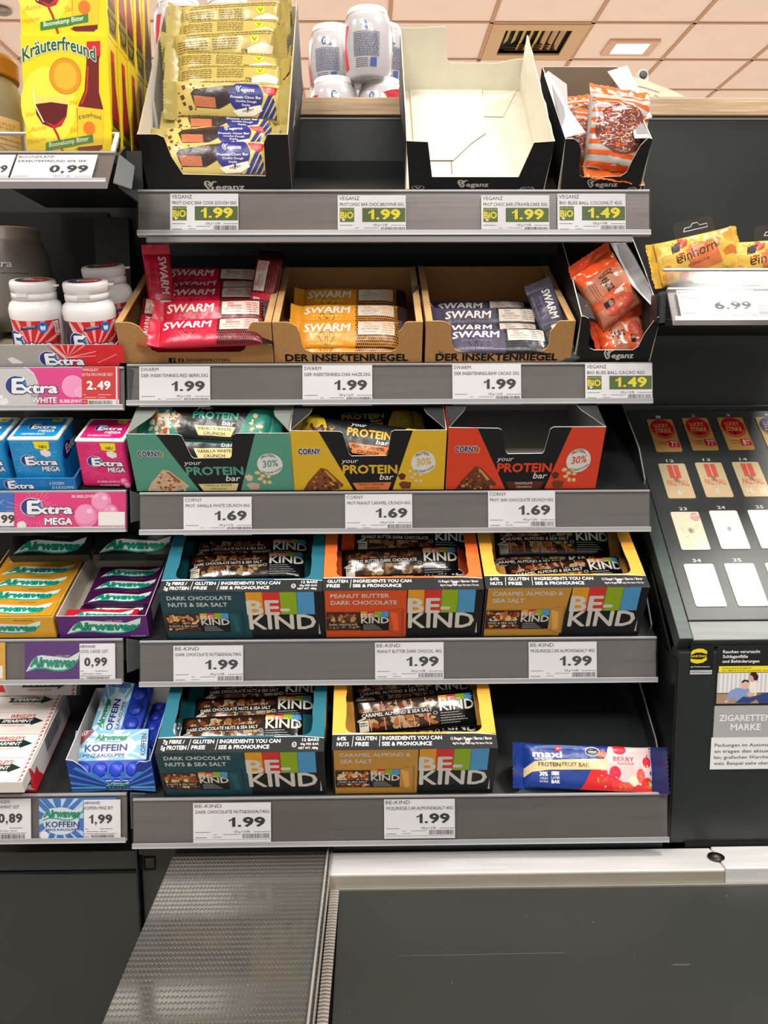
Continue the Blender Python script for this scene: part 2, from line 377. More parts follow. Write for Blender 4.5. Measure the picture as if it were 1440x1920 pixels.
A = [17, 26, 28, 28, 28]
RAILS = [(258, 357, 1218, 357, 441, 0.925), (238, 684, 1222, 681, 759, 0.905), (262, 925, 1218, 911, 1001, 0.885),
         (262, 1203, 1231, 1193, 1285, 0.85), (249, 1499, 1252, 1482, 1587, 0.805)]
LRAILS = [(-70, 285, 216, 283, 346, 0.85), (-70, 690, 232, 688, 768, 0.90), (-70, 922, 237, 920, 997, 0.885),
          (-70, 1201, 230, 1199, 1282, 0.85), (-70, 1492, 237, 1490, 1579, 0.805)]
LA = [0, 20, 21, 20, 19]
def rail(parent, R, lean, name_label=None, lip=0):
    """price rail: origin at its top left corner, local x to the right, z down negative"""
    xl_, yl, xr, yr, yb, Y = R
    M = frame(xl_, yl, Y, a=-lean); p = hit(M, xr, yr, 1, 0); w = p.x
    M = Matrix.Translation(P(xl_, yl, Y)) @ rot(-lean)
    h = -hit(M, xl_, yb, 1, 0).z
    Mi = parent.matrix_world.inverted() @ M
    m = MB()
    m.box(0, 0.0018, -h, w, 0.0036, 0, (112, 108, 106))
    m.box(0, -0.0008, -0.0015, w, 0.0030, 0.0008, (168, 168, 170))
    m.box(0, -0.0042, -h - 0.0012, w, 0.0036, -h + 0.0008, (190, 190, 192))
    m.box(0, -0.0042, -h, w, -0.0034, -h + 0.0042, (158, 160, 164))
    o = m.build('price_rail', parent, 'rail', Mi, bevel=0.0004)
    m = MB(); m.panel([(0, -0.0022, 0.0), (w, -0.0022, 0.0), (w, -0.0022, -h + 0.004), (0, -0.0022, -h + 0.004)], (0, -1, 0), 0.0008, WHITE, WHITE, (200, 200, 200))
    if lip: m.panel([(0.002, 0.0005, 0.0), (w - 0.003, 0.0005, 0.0), (w - 0.003, 0.0005, lip), (0.002, 0.0005, lip)], (0, -1, 0), 0.0012, WHITE, WHITE, WHITE)
    c = m.build('rail_cover', o, 'clear')
    if lip:
        m = MB(); m.box(0, -0.0006, lip - 0.002, w, 0.0018, lip, (214, 216, 220)); m.box(w - 0.004, -0.0006, 0, w, 0.0018, lip, (200, 202, 206)); m.build('lip_edge', o, 'plastic')
    return M, w, h, o
def shelf(parent, R, a, depth, xr_extra=0.0, left_end=0.0):
    xl_, yl, xr, yr, yb, Y = R
    M = frame(xl_, yl, Y + 0.0045, a=a); w = hit(M, xr, yr, 1, 0).x
    m = MB(); m.box(left_end, 0, -0.010, w + xr_extra, depth, -0.0012, (30, 34, 35)); m.box(left_end, depth - 0.002, -0.01, w + xr_extra, depth, 0.018, (34, 38, 38))
    o = m.build('shelf_board', parent, 'blackmetal', parent.matrix_world.inverted() @ M, bevel=0.0006)
    return M, w, o
rack = thing('display_rack', 'black metal snack rack with five sloping shelves above the conveyor', 'rack', Matrix.Translation((0, 0.93, 0.9)))
SH = []; RM = []
for k, R in enumerate(RAILS):
    M, w, o = shelf(rack, R, A[k], 0.165 if k == 0 else 0.185); SH.append(M); RM.append(rail(rack, R, 9)[:3])
# lower strip of the topmost rail, side brackets and posts
M, w, h = RM[0]; m = MB(); m.box(0.009, -0.002, -h - 0.0075, w - 0.018, 0.002, -h - 0.0015, (120, 120, 122)); m.build('rail_foot', rack, 'rail', rack.matrix_world.inverted() @ M)
for k in range(5):
    for side in (0, 1):
        if k in (1, 3, 4) and side == 0: continue
        w = RM[k][1]; M = SH[k]; x = -0.003 if side == 0 else w + 0.0015
        m = MB(); d = 0.185 if k else 0.165; hh = 0.02
        m.panel([(x, 0.012, -0.02), (x, d, -0.03), (x, d, hh + 0.012), (x, 0.05, hh), (x, 0.014, 0.004)], (1 if side else -1, 0, 0), 0.0015, (40, 45, 46), (30, 34, 35), (120, 124, 126))
        m.build('side_bracket', rack, 'blackmetal', rack.matrix_world.inverted() @ M)
for x in (P(232, 900, 1.07).x, P(1150, 900, 1.07).x):
    m = MB(); m.box(x - 0.02, 1.068, 0.75, x + 0.02, 1.09, 1.35 + 0.19, (24, 27, 27))
    for q in range(16): m.box(x - 0.004, 1.0672, 0.8 + q * 0.045, x + 0.004, 1.068, 0.82 + q * 0.045, (6, 6, 6))
    m.build('upright_post', rack, 'blackmetal', rack.matrix_world.inverted())
m = MB(); a_, b_ = P(255, 1200, 1.0), P(1255, 1200, 1.0)
m.box(a_.x - 0.03, 1.092, 0.80, b_.x - 0.03, 1.097, 1.5, (22, 24, 24)); m.build('back_panel', rack, 'blackmatte', rack.matrix_world.inverted())
m = MB(); q0 = P(262, 1592, 0.815); q1 = P(1240, 1585, 0.815)
m.box(q0.x, 0.812, q0.z - 0.004, q1.x, 1.09, q0.z + 0.004, (30, 33, 34)); m.box(q0.x, 0.808, q0.z + 0.004, q1.x, 0.812, q0.z + 0.0055, (120, 124, 124))
m.build('base_tray', rack, 'blackmetal', rack.matrix_world.inverted())

gum = thing('gum_rack', 'black rack with five shelves of gum and small bottles at left', 'rack', Matrix.Translation((-0.4, 0.93, 0.9)))
LSH = []; LRM = []
for k, R in enumerate(LRAILS):
    if k == 0: M, w, o = shelf(gum, R, 0, 0.21)
    else: M, w, o = shelf(gum, R, LA[k], 0.19)
    LSH.append(M); LRM.append(rail(gum, R, 42 if k == 0 else 8, lip=0.030 if k == 0 else 0)[:3])
    # plastic end cap beside each rail
    Mr, w, h = LRM[-1]; m = MB()
    m.panel([(w + 0.0035, 0.002, 0.0), (w + 0.016, 0.012, -0.004), (w + 0.017, 0.014, -h * 0.7), (w + 0.0035, 0.004, -h * 0.8)], (0.5, -1, 0), 0.0015, (70, 74, 76), (50, 52, 54), (190, 194, 196))
    m.build('end_cap', gum, 'plastic', gum.matrix_world.inverted() @ Mr)
    if k: 
        M = LSH[k]; m = MB(); m.panel([(w + 0.002, 0.01, -0.02), (w + 0.002, 0.19, -0.03), (w + 0.002, 0.19, -0.002), (w + 0.002, 0.012, -0.002)], (1, 0, 0), 0.0015, (36, 40, 41), (26, 28, 29), (110, 114, 116)); m.build('side_bracket', gum, 'blackmetal', gum.matrix_world.inverted() @ M)
m = MB(); m.box(-0.85, 1.092, 0.0, P(255, 1200, 1.0).x - 0.035, 1.10, 1.55, (18, 18, 18)); m.build('back_panel', gum, 'blackmatte', gum.matrix_world.inverted())
M = LSH[0]; w = LRM[0][1]
m = MB(); m.panel([(w + 0.003, 0.006, -0.03), (w + 0.003, 0.2, -0.03), (w + 0.003, 0.2, 0.012), (w + 0.003, 0.03, 0.012), (w + 0.003, 0.008, 0.0)], (1, 0, 0), 0.002, (30, 33, 34), (24, 26, 27), (90, 94, 96))
m.box(w + 0.008, 0.012, -0.03, w + 0.022, 0.014, 0.004, (24, 27, 28)); m.build('side_bracket', gum, 'blackmetal', gum.matrix_world.inverted() @ M)

# ================================================================== LOWER CABINET, CONVEYOR, PLASTIC TRAY
YS = 0.809
ZM = P(720, 1597, YS).z
cab = thing('checkout_cabinet', 'dark green-black checkout cabinet under the gum rack', 'cabinet', Matrix.Translation((-0.45, 0.83, 0)))
ci = cab.matrix_world.inverted()
xr = P(265, 1700, 0.83).x
m = MB(); m.box(-0.95, 0.832, 0.0, xr - 0.003, 1.09, P(100, 1642, 0.83).z, (40, 45, 43)); m.build('door_panel', cab, 'blackmetal', ci, bevel=0.001)
m = MB(); m.box(-0.95, 0.836, P(100, 1641, 0.83).z + 0.0015, xr, 1.09, P(100, 1603, 0.83).z, (44, 49, 47)); m.build('fascia', cab, 'blackmetal', ci, bevel=0.001)
m = MB(); m.box(xr, 0.838, 0.0, xr + 0.10, 1.09, ZM + 0.002, (42, 47, 44)); m.box(xr - 0.004, 0.83, 0.0, xr - 0.001, 0.84, ZM - 0.005, (10, 11, 11)); m.build('corner_post', cab, 'blackmetal', ci, bevel=0.001)
m = MB()
hx = P(268, 1610, 0.836)
for q in ((0, 0, 0.012, 0.0012), (0, -0.012, 0.0012, 0.0), (0, -0.0132, 0.012, -0.012), (0.0108, -0.012, 0.012, 0)): m.box(hx.x + q[0], 0.8365, hx.z + q[1], hx.x + q[2], 0.838, hx.z + q[3], (14, 15, 15))
m.build('slot', cab, 'blackmatte', ci)

conv = thing('checkout_conveyor', 'checkout conveyor with dark rubber belt and bright steel side rail', 'conveyor', Matrix.Translation((0.4, 0.6, 0)))
ci = conv.matrix_world.inverted()
xs = P(618, 1600, YS).x; xj = P(1330, 1586, YS).x
yf = PZ(900, 1636, ZM).y; zb = P(900, 1663, yf).z
m = MB(); m.box(xs, yf, ZM - 0.10, xj, YS, ZM, (216, 216, 216)); m.box(xs, yf - 0.0006, zb, xj, yf + 0.002, ZM - 0.0008, (168, 162, 150)); m.build('side_rail', conv, 'steel', ci, bevel=0.0015)
m = MB(); m.box(xj + 0.0008, yf, ZM - 0.10, 1.6, YS, ZM + 0.0015, (222, 222, 222)); m.build('side_rail', conv, 'steel', ci, bevel=0.0015)
m = MB(); cx = P(1330, 1612, 0.8); m.lathe([(0.008, 0), (0.008, 0.0008), (0.0, 0.0008)], (20, 20, 20), o=(xj - 0.001, (yf + YS) / 2, ZM + 0.0012), n=20)
m.lathe([(0.0045, 0.001), (0.0, 0.0022)], (90, 88, 84), o=(xj - 0.001, (yf + YS) / 2, ZM + 0.001), n=16); m.build('sensor', conv, 'plastic', ci)
m = MB(); m.box(xs, yf - 0.003, zb - 0.09, 1.6, yf - 0.0008, zb + 0.0012, (150, 146, 138)); m.build('inner_lip', conv, 'steel', ci)
xb = PZ(637, 1668, zb).x
m = MB(); m.box(xb, -0.35, zb - 0.02, 1.6, yf - 0.004, zb, (42, 45, 42))
rg = random.Random(5)
for k in range(46):
    x, y = rg.uniform(xb + 0.01, 0.75), rg.uniform(0.3, yf - 0.02); r = rg.uniform(0.0003, 0.0009); m.box(x, y, zb, x + r, y + r, zb + 0.0001, (150, 150, 145))
p0 = PZ(745, 1793, zb); p1 = PZ(1060, 1787, zb); m.add([(p0.x, p0.y, zb + 1e-4), (p1.x, p1.y, zb + 1e-4), (p1.x, p1.y + .0006, zb + 1e-4), (p0.x, p0.y + .0005, zb + 1e-4)], [(0, 1, 2, 3)], (90, 93, 90))
p0 = PZ(1262, 1810, zb); m.box(p0.x, p0.y, zb, p0.x + 0.014, p0.y + 0.0012, zb + 0.0001, (88, 90, 88), None)
m.build('belt', conv, 'belt', ci)
m = MB(); m.box(xb - 0.02, -0.35, 0.12, 1.6, yf - 0.004, zb - 0.022, (60, 62, 62)); m.build('frame', conv, 'blackmetal', ci)

# clear textured plastic tray on the left of the belt
ZT = ZM - 0.001
tr = thing('plastic_tray', 'long clear plastic sheet with wavy embossed texture lying left of the conveyor belt', 'tray', Matrix.Translation((-0.25, 0.6, ZT)))
ci = tr.matrix_world.inverted()
a0, a1 = PZ(327, 1600, ZT), PZ(192, 1919, ZT); b0, b1 = PZ(622, 1600, ZT), PZ(588, 1919, ZT)
def ext(p, q, y): return p.x + (q.x - p.x) * (y - p.y) / (q.y - p.y)
yN, yFar = 0.30, a0.y
m = MB(); m.panel([(ext(a0, a1, yFar), yFar, ZT), (ext(b0, b1, yFar), yFar, ZT), (ext(b0, b1, yN), yN, ZT), (ext(a0, a1, yN), yN, ZT)], (0, 0, 1), 0.003, (104, 102, 97), (80, 80, 76), (150, 150, 146))
m.build('sheet', tr, 'tray', ci)
m = MB(); rg = random.Random(2); rows = 78; nc = 46
for j in range(rows):
    y = yN + 0.004 + (yFar - yN - 0.006) * j / (rows - 1); x0, x1 = ext(a0, a1, y), ext(b0, b1, y); pts = []
    for i in range(nc * 2 + 1):
        x = x0 + (x1 - x0) * i / (nc * 2); yy = y + (0.0011 if i % 2 else -0.0011)
        pts.append((x, yy))
    V = []; Fc = []
    for x, yy in pts: V += [(x, yy - 0.0006, ZT), (x, yy, ZT + 0.0009), (x, yy + 0.0006, ZT)]
    for i in range(len(pts) - 1):
        b = i * 3; Fc += [(b, b + 3, b + 4, b + 1), (b + 1, b + 4, b + 5, b + 2)]
    m.add(V, Fc, (138, 135, 128))
o = m.build('embossing', tr, 'tray', ci); o['kind'] = 'stuff'
# raised ridge and narrow outer flange
m = MB()
def strip(xo0, xo1, zlo, zhi, c):
    V = []
    for y in (yN, yFar - 0.002):
        x = ext(b0, b1, y); V += [(x + xo0, y, zlo), (x + xo1, y, zlo), (x + xo1, y, zhi), (x + xo0, y, zhi)]
    m.add(V, [(0, 1, 2, 3), (7, 6, 5, 4), (0, 4, 5, 1), (1, 5, 6, 2), (2, 6, 7, 3), (3, 7, 4, 0)], c)
strip(-0.0045, -0.0025, ZT - 0.001, ZT + 0.006, (196, 194, 188)); strip(-0.0005, 0.0008, ZT - 0.001, ZT + 0.004, (170, 166, 158)); m.build('ridge', tr, 'tray', ci, bevel=0.0004)
m = MB(); strip(0.001, 0.0095, zb + 0.0005, zb + 0.002, (150, 147, 140)); yy = yN
while yy < yf - 0.006:
    x = ext(b0, b1, yy)
    for s_ in (0, 1): m.add([(x + 0.001 + 0.0042 * s_, yy + 0.001 * s_, zb + 0.0021), (x + 0.0052 + 0.0042 * s_, yy + 0.001 * (1 - s_), zb + 0.0021), (x + 0.0052 + 0.0042 * s_, yy + 0.001 * (1 - s_) + 0.0009, zb + 0.0026), (x + 0.001 + 0.0042 * s_, yy + 0.001 * s_ + 0.0009, zb + 0.0026)], [(0, 1, 2, 3)], (200, 198, 190))
    yy += 0.0042
m.build('flange', tr, 'tray', ci)

# ================================================================== CIGARETTE MACHINE
SL = math.atan2(0.134, 0.159)          # slope of the selection panel
cm = thing('cigarette_machine', 'dark cigarette vending unit with sloping selection panel at right', 'vending machine', Matrix.Translation((0.6, 0.78, 0)))
ci = cm.matrix_world.inverted()
# local panel frame: origin at the panel's left bottom corner, x right, y up the slope, z its normal
Yb = 0.830; pb = P(1290, 1163, Yb)
MP = Matrix.Translation(pb) @ rot(math.degrees(SL)); top = hit(MP, 1198, 771, 2, 0); PW = 0.9; PL = top.y
m = MB(); m.box(0, 0, -0.012, PW, PL, 0, (62, 66, 66)); m.build('selection_panel', cm, 'blackmetal', ci @ MP, bevel=0.0008)
m = MB(); m.box(-0.014, -0.022, -0.016, -0.0008, PL + 0.001, 0.0012, (72, 82, 79)); m.box(-0.0008, -0.002, -0.016, 0.0003, PL, 0.0016, (30, 32, 32)); m.build('side_frame', cm, 'steel', ci @ MP, bevel=0.0008)
m = MB(); m.box(0.0, -0.0225, -0.014, PW, -0.0004, -0.001, (112, 116, 114)); m.build('front_ledge', cm, 'steel', ci @ MP, bevel=0.001)
q = MP @ Vector((0, -0.0225, 0)); m = MB(); m.box(pb.x - 0.014, q.y, ZM + 0.003, pb.x + PW, q.y + 0.02, q.z - 0.012, (36, 41, 41)); m.build('front_panel', cm, 'blackmetal', ci, bevel=0.0012)
fy = q.y
m = MB(); m.box(pb.x - 0.016, fy, ZM + 0.003, pb.x - 0.0145, 1.085, q.z - 0.02, (20, 23, 23))
tp = MP @ Vector((0, PL, 0)); m.panel([(pb.x - 0.012, fy + 0.021, ZM + .01), (pb.x - 0.012, 1.085, ZM + .01), (pb.x - 0.012, 1.085, tp.z - 0.01), (pb.x - 0.012, tp.y, tp.z - 0.018), (pb.x - 0.012, fy + 0.021, q.z - 0.03)], (-1, 0, 0), 0.002, (28, 31, 31), (28, 31, 31), (40, 44, 44))
m.build('side_panel', cm, 'blackmetal', ci)
m = MB(); m.box(pb.x - 0.03, tp.y + 0.012, tp.z - 0.03, pb.x + PW, 1.09, tp.z + 0.006, (20, 22, 22)); m.box(pb.x - 0.03, tp.y + 0.011, tp.z + 0.0045, pb.x + PW, tp.y + 0.0125, tp.z + 0.0062, (90, 94, 94)); m.build('rear_shelf', cm, 'blackmetal', ci, bevel=0.0008)
m = MB(); zr = P(1300, 1578, fy).z; m.box(P(1283, 1578, fy).x, fy - 0.003, zr - 0.004, pb.x + PW, fy - 0.0005, zr + 0.0005, (12, 13, 13)); m.build('groove', cm, 'blackmatte', ci)
# selection cards
gold = (208, 160, 92)
ROWS = [(786, 481, [(1, 252, 1218, 1253, 787, 846), ]),]
def card(num, px0, py0, px1, py1, kind, seed, price=None):
    a = hit(MP, px0, py0, 2, 0); b = hit(MP, px1, py1, 2, 0)       # upper left, lower left corner pixels -> local
    cw = 0.0305; ch = a.y - b.y
    x0 = (a.x + b.x) / 2; M = MP @ Matrix.Translation((x0, b.y, 0.0))
    base = {'lucky': gold, 'blue': (214, 180, 120), 'pall': (222, 204, 160), 'cream': (240, 234, 206), 'white': (246, 246, 244)}[kind]
    m = MB(); r = 0.002; pts = []
    for cx, cy, s0 in ((cw - r, ch - r, 0), (r, ch - r, 90), (r, r, 180), (cw - r, r, 270)):
        for k in range(5):
            t = math.radians(s0 + k * 22.5); pts.append((cx + r * math.cos(t), cy + r * math.sin(t), 0.0009))
    m.panel(pts, (0, 0, 1), 0.001, base, base, (225, 205, 160))
    p = Print(m, face_fn((0, 0, 0.0009), (cw, 0, 0), (0, ch, 0), (0, 0, 1)), (0, 0, 100, 130))
    if kind in ('lucky', 'blue'):
        c1 = (206, 32, 42) if kind == 'lucky' else (28, 62, 120)
        p.poly([(50 + 46 * math.cos(math.radians(t)), max(1, 40 + 40 * math.sin(math.radians(t)))) for t in range(0, 360, 12)], c1, 1)
        p.ring(50, 36, 42, 38, 2, gold, 2, a0=-150, a1=-30); p.ring(50, 38, 43, 37, 1.6, gold, 2.5, a0=180, a1=360, n=24)
        p.text('LUCKY', 22, 20, 76, 35, (240, 205, 120), 4, bold=0.02); p.text('STRIKE', 20, 40, 80, 56, (240, 205, 120), 4, bold=0.02)
        p.greek(20, 92, 50, 98, (120, 84, 40), 3, seed); p.greek(20, 102, 52, 106, (120, 84, 40), 3, seed + 1)
        p.rect(55, 88, 96, 114, (214, 40, 50), 3); p.text(price[0], 64, 92, 75, 111, WHITE, 5, bold=0.03); p.text(price[1], 77, 91, 92, 99, WHITE, 5); p.text('€', 79, 103, 86, 111, WHITE, 5)
        star(p, 48, 64, 7, (60, 20, 24))
    elif kind == 'pall':
        p.rect(30, 6, 49, 56, (232, 106, 96), 1.5); p.rect(53, 6, 72, 56, (232, 106, 96), 1.5)
        p.text('PALL MALL', 14, 64, 92, 84, (226, 120, 104), 3); p.rect(2, 92, 98, 128, (226, 200, 160), 1.4)
        p.text(price[0], 40 if len(price) < 3 else 12, 100, 54 if len(price) < 3 else 42, 116, WHITE, 4, bold=0.02)
        if len(price) > 1: p.text(price[1], 56 if len(price) < 3 else 60, 100, 66 if len(price) < 3 else 84, 108 if len(price) < 3 else 116, WHITE, 4)
        star(p, 50, 62, 11, (70, 60, 50))
    elif kind == 'cream':
        p.ell(82, 18, 30 if False else 17, 15, (226, 168, 158), 1.5); p.text('6,60€', 66, 8, 96, 18, WHITE, 3); p.text('26 STK', 72, 22, 94, 28, WHITE, 3)
        for q in (((20, 56), (26, 66), (32, 76)), ((28, 52), (32, 66)), ((80, 44), (58, 66)), ((86, 48), (60, 72)), ((22, 92), (40, 82), (34, 102)), ((40, 100), (30, 118))): p.line(q, 1.2, (196, 190, 172), 2)
        p.text('CIGARETTES', 18, 114, 82, 122, (222, 216, 190), 3); star(p, 52, 66, 11, (70, 66, 60))
    else:  # blank white card: lamp glare over the print, painted as its colour
        star(p, 50, 64, 9, (120, 118, 116) if seed < 90 else (150, 150, 150))
    o = m.build('selection_card', cm, 'cardgloss', ci @ M)
    # number above the card
    m = MB(); p = Print(m, face_fn((0, ch, 0), (cw, 0, 0), (0, 0.012, 0), (0, 0, 1)), (0, 0, 100, 40)); s = str(num)
    p.text(s, 50 - 7 * len(s), 16, 50 + 7 * len(s), 30, (216, 218, 216), 2, bold=0.02); m.build('card_number', cm, 'paper', ci @ M)
def star(p, cx, cy, r, c):
    for k in range(6):
        t = k * 60 + 12; a = math.radians(t)
        p.ring(cx + r * 0.6 * math.cos(a), cy - r * 0.6 * math.sin(a), r * 0.3, r * 0.3, 0.8, c, 6, n=8)
    p.line([(cx - r * .4, cy), (cx + r * .4, cy)], 1, c, 6); p.line([(cx, cy - r * .5), (cx, cy + r * .5)], 1, c, 6)
def cpx(x, y): return 1180 + x / 4.465, 740 + y / 4.465
def rowcards(lst):
    for num, x0, y0, x1, y1, kind, price in lst:
        a = cpx(x0, y0); b = cpx(x1, y1); card(num, a[0], a[1], b[0], b[1], kind, num, price)
rowcards([(1, 150, 212, 218, 480, 'lucky', ('7', '00')), (2, 446, 200, 520, 468, 'lucky', ('7', '00')), (3, 740, 196, 822, 464, 'lucky', ('8', '00')), (4, 1062, 192, 1150, 458, 'blue', ('8', '00')),
          (12, 246, 582, 318, 872, 'pall', ('6', '30')), (13, 553, 573, 636, 862, 'pall', ('7€',)), (14, 862, 568, 954, 857, 'pall', ('7€', '23', '')), (15, 1172, 563, 1272, 852, 'pall', ('7€',)),
          (23, 348, 986, 430, 1303, 'cream', None), (24, 670, 975, 764, 1296, 'white', None), (25, 994, 970, 1096, 1290, 'white', None),
          (34, 462, 1422, 548, 1778, 'white', None), (35, 799, 1418, 902, 1774, 'white', None), (36, 1138, 1414, 1258, 1770, 'white', None)])
# maker sticker and health warning sheet on the front panel
def fpx(x, y): return 1200 + x / 4.083, 1150 + y / 4.085
def fplate(name, x0, y0, x1, y1, base, mat, draw, label=None):
    a = P(*fpx(x0, y0), fy - 0.0006); b = P(*fpx(x1, y1), fy - 0.0006)
    m = MB(); m.box(a.x, fy - 0.0007, b.z, b.x, fy - 0.0001, a.z, base)
    p = Print(m, face_fn((a.x, fy - 0.0007, b.z), (b.x - a.x, 0, 0), (0, 0, a.z - b.z), (0, -1, 0)), (x0, y0, x1, y1)); draw(p); m.build(name, cm, mat, ci, label=label)
def d1(p):
    p.poly([(392, 300), (405, 282), (440, 270), (480, 272), (508, 290), (508, 312), (470, 300), (430, 300), (392, 318)], (232, 208, 40), 1)
    p.poly([(392, 345), (430, 352), (470, 352), (508, 336), (508, 358), (480, 376), (440, 384), (405, 376), (392, 366)], (232, 208, 40), 1)
    p.rect(392, 316, 508, 338, (24, 26, 26), 2); p.text('HARTING', 392, 319, 504, 336, (232, 208, 40), 3, bold=0.02)
    p.text('ng Performance', 394, 401, 530, 412, (220, 222, 222), 3); p.rect(392, 434, 550, 466, (190, 192, 192), 1.5); p.text('HARTING Systems.com', 396, 443, 546, 454, (70, 72, 72), 3)
fplate('maker_sticker', 390, 248, 556, 466, (22, 24, 24), 'plastic', d1, 'small black and yellow maker sticker')
def d2(p):
    for i, t in enumerate(('Rauchen verursacht', 'Schlaganfälle', 'und Behinderungen')):
        p.text(t, 636, 282 + i * 36, (905, 818, 903)[i], 304 + i * 36, (240, 240, 240), 2, bold=0.02)
    p.rect(612, 402, 1180, 448, (236, 220, 30), 1); p.text('Wollen Sie aufhören? Die BZgA hilft:', 634, 412, 850, 422, (60, 56, 20), 2); p.text('Tel.: 0800 8 313131 (kostenfrei), www.rauchfrei-info.de', 632, 430, 1130, 441, (60, 56, 20), 2)
    p.rect(606, 452, 1180, 686, (206, 204, 206), 1)
    for k in range(18): p.rect(626 + k * 31, 456, 640 + k * 31, 602, (234, 232, 234), 1.5)
    p.rect(606, 606, 1180, 686, (168, 140, 108), 1.6); p.rect(606, 604, 1180, 612, (110, 84, 60), 2)
    p.poly([(700, 590), (745, 566), (835, 572), (850, 606), (842, 650), (760, 682), (735, 640), (700, 662), (668, 668)], (132, 156, 204), 3)      # man's jumper
    p.poly([(662, 668), (690, 655), (694, 670), (672, 682)], (222, 170, 148), 4); p.ell(808, 545, 26, 34, (226, 180, 158), 4, n=16)
    p.poly([(780, 520), (800, 504), (832, 508), (838, 530), (812, 516), (786, 530)], (36, 26, 24), 5)
    p.poly([(842, 560), (862, 520), (896, 530), (902, 590), (890, 640), (850, 610)], (232, 228, 220), 3.5); p.ell(858, 488, 24, 32, (220, 160, 140), 4.5, n=16)
    p.poly([(836, 470), (850, 450), (885, 452), (904, 480), (898, 510), (874, 512), (866, 486), (850, 470)], (34, 24, 24), 5)
    p.poly([(742, 682), (800, 632), (850, 640), (960, 606), (1010, 600), (1060, 640), (1080, 686), (920, 686), (900, 655), (850, 684)], (44, 66, 120), 4)
    p.poly([(824, 600), (880, 604), (890, 620), (850, 634), (828, 624)], (224, 176, 152), 5)
fplate('warning_sign', 596, 250, 1180, 702, (20, 20, 21), 'paper', d2, 'black health warning with photo of a sitting couple')
def d3(p):
    p.text('ZIGARETTEN', 610, 778, 988, 822, (236, 236, 238), 2, bold=0.02); p.text('MARKE', 697, 846, 914, 892, (236, 236, 238), 2, bold=0.02)
    p.rect(560, 946, 1180, 1188, (226, 227, 228), 1)
    for i, (t, x) in enumerate((('Packungen im Automat-', 1010), ('en tragen den aktuel-', 1005), ('len, grafischen Warnhin-', 1008), ('weis. Beispiel siehe oben.', 1000))): p.text(t, 588, 992 + 46 * i, x, 1016 + 46 * i, (62, 62, 64), 2)
fplate('notice_sheet', 572, 704, 1180, 1188, (166, 167, 168), 'paper', d3, 'grey and white notice sheet')
# ================================================================== LOGOS AND PRICE TAGS
from mathutils import noise as mn
INK = (52, 54, 58)
def heart(p, x0, y0, w, h, c, lw, lay=3):
    """heart outline used as the V of a word mark"""
    pts = [(0.50, 0.30), (0.40, 0.08), (0.18, 0.0), (0.03, 0.16), (0.02, 0.40), (0.20, 0.72), (0.42, 1.0), (0.52, 0.96), (0.66, 0.62)]
    p.line([(x0 + a * w, y0 + b * h) for a, b in pts], lw, c, lay)
    p.line([(x0 + a * w, y0 + b * h) for a, b in ((0.18, 0.30), (0.34, 0.34), (0.46, 0.66), (0.56, 0.36), (0.70, 0.10), (0.86, 0.04), (0.96, 0.14))], lw, c, lay)
def veg_logo(p, x0, y0, x1, y1, c, lay=3):
    w = x1 - x0; h = y1 - y0; heart(p, x0, y0 - h * 0.55, w * 0.30, h * 1.7, c, h * 0.16, lay)
    p.text('eganz', x0 + w * 0.27, y0, x1, y1, c, lay, bold=0.03)
def airwaves(p, x0, y0, x1, y1, sub=None, lay=2, dark=(14, 120, 96)):
    w, h = x1 - x0, y1 - y0; X = lambda k: x0 + w * k; Y = lambda k: y0 + h * k
    p.poly([(X(.0), Y(1.0)), (X(.1), Y(.45)), (X(.18), Y(.12)), (X(.3), Y(.05)), (X(.5), Y(.12)), (X(.8), Y(.22)), (X(.93), Y(.0)), (X(1.0), Y(-.12)), (X(.98), Y(.3)), (X(.9), Y(.7)), (X(.75), Y(.92)), (X(.6), Y(.95)), (X(.4), Y(.8)), (X(.22), Y(.76)), (X(.1), Y(.86))], (214, 232, 226), lay)
    p.text('Airwaves', X(.09), Y(.16), X(.9), Y(.68), (0, 158, 128), lay + 1.2, bold=0.035, shear=.18, outline=(10, 60, 60), ow=0.035, tilt=-h * .06)
    pts = [(.06, .93), (.2, .78), (.36, .8), (.55, .93), (.72, .92), (.88, .72), (.97, .3)]
    p.line([(X(a), Y(b)) for a, b in pts], h * .09, (30, 170, 140), lay + 1)
    if sub: p.text(sub, X(.55), Y(-.2), X(.88), Y(-.08), (230, 224, 236), lay + 1, bold=0.02)
def extra(p, x0, y0, x1, y1, lay=2):
    w, h = x1 - x0, y1 - y0; X = lambda k: x0 + w * k; Y = lambda k: y0 + h * k
    rx = w * .21; cx = X(.2)
    p.ell(cx, Y(.42), rx * 1.06, h * .66, (225, 232, 242), lay, n=24)
    p.ell(cx, Y(.42), rx, h * .62, (28, 48, 140), lay + .4, n=24); p.ell(cx, Y(.42), rx, h * .62, (60, 150, 215), lay + .8, n=14, a0=-90, a1=90)
    p.text('E', X(.13), Y(.0), X(.34), Y(.9), (240, 242, 246), lay + 1.4, bold=0.05, outline=(24, 32, 92), ow=0.05)
    p.text('xtra', X(.30), Y(.28), X(1.0), Y(.9), (240, 242, 246), lay + 2.0, bold=0.05, outline=(24, 32, 92), ow=0.05)
    p.poly([(X(.34), Y(-.2)), (X(.36), Y(-.05)), (X(.42), Y(.0)), (X(.36), Y(.05)), (X(.34), Y(.2)), (X(.32), Y(.05)), (X(.26), Y(0)), (X(.32), Y(-.05))], (245, 248, 255), lay + 2)
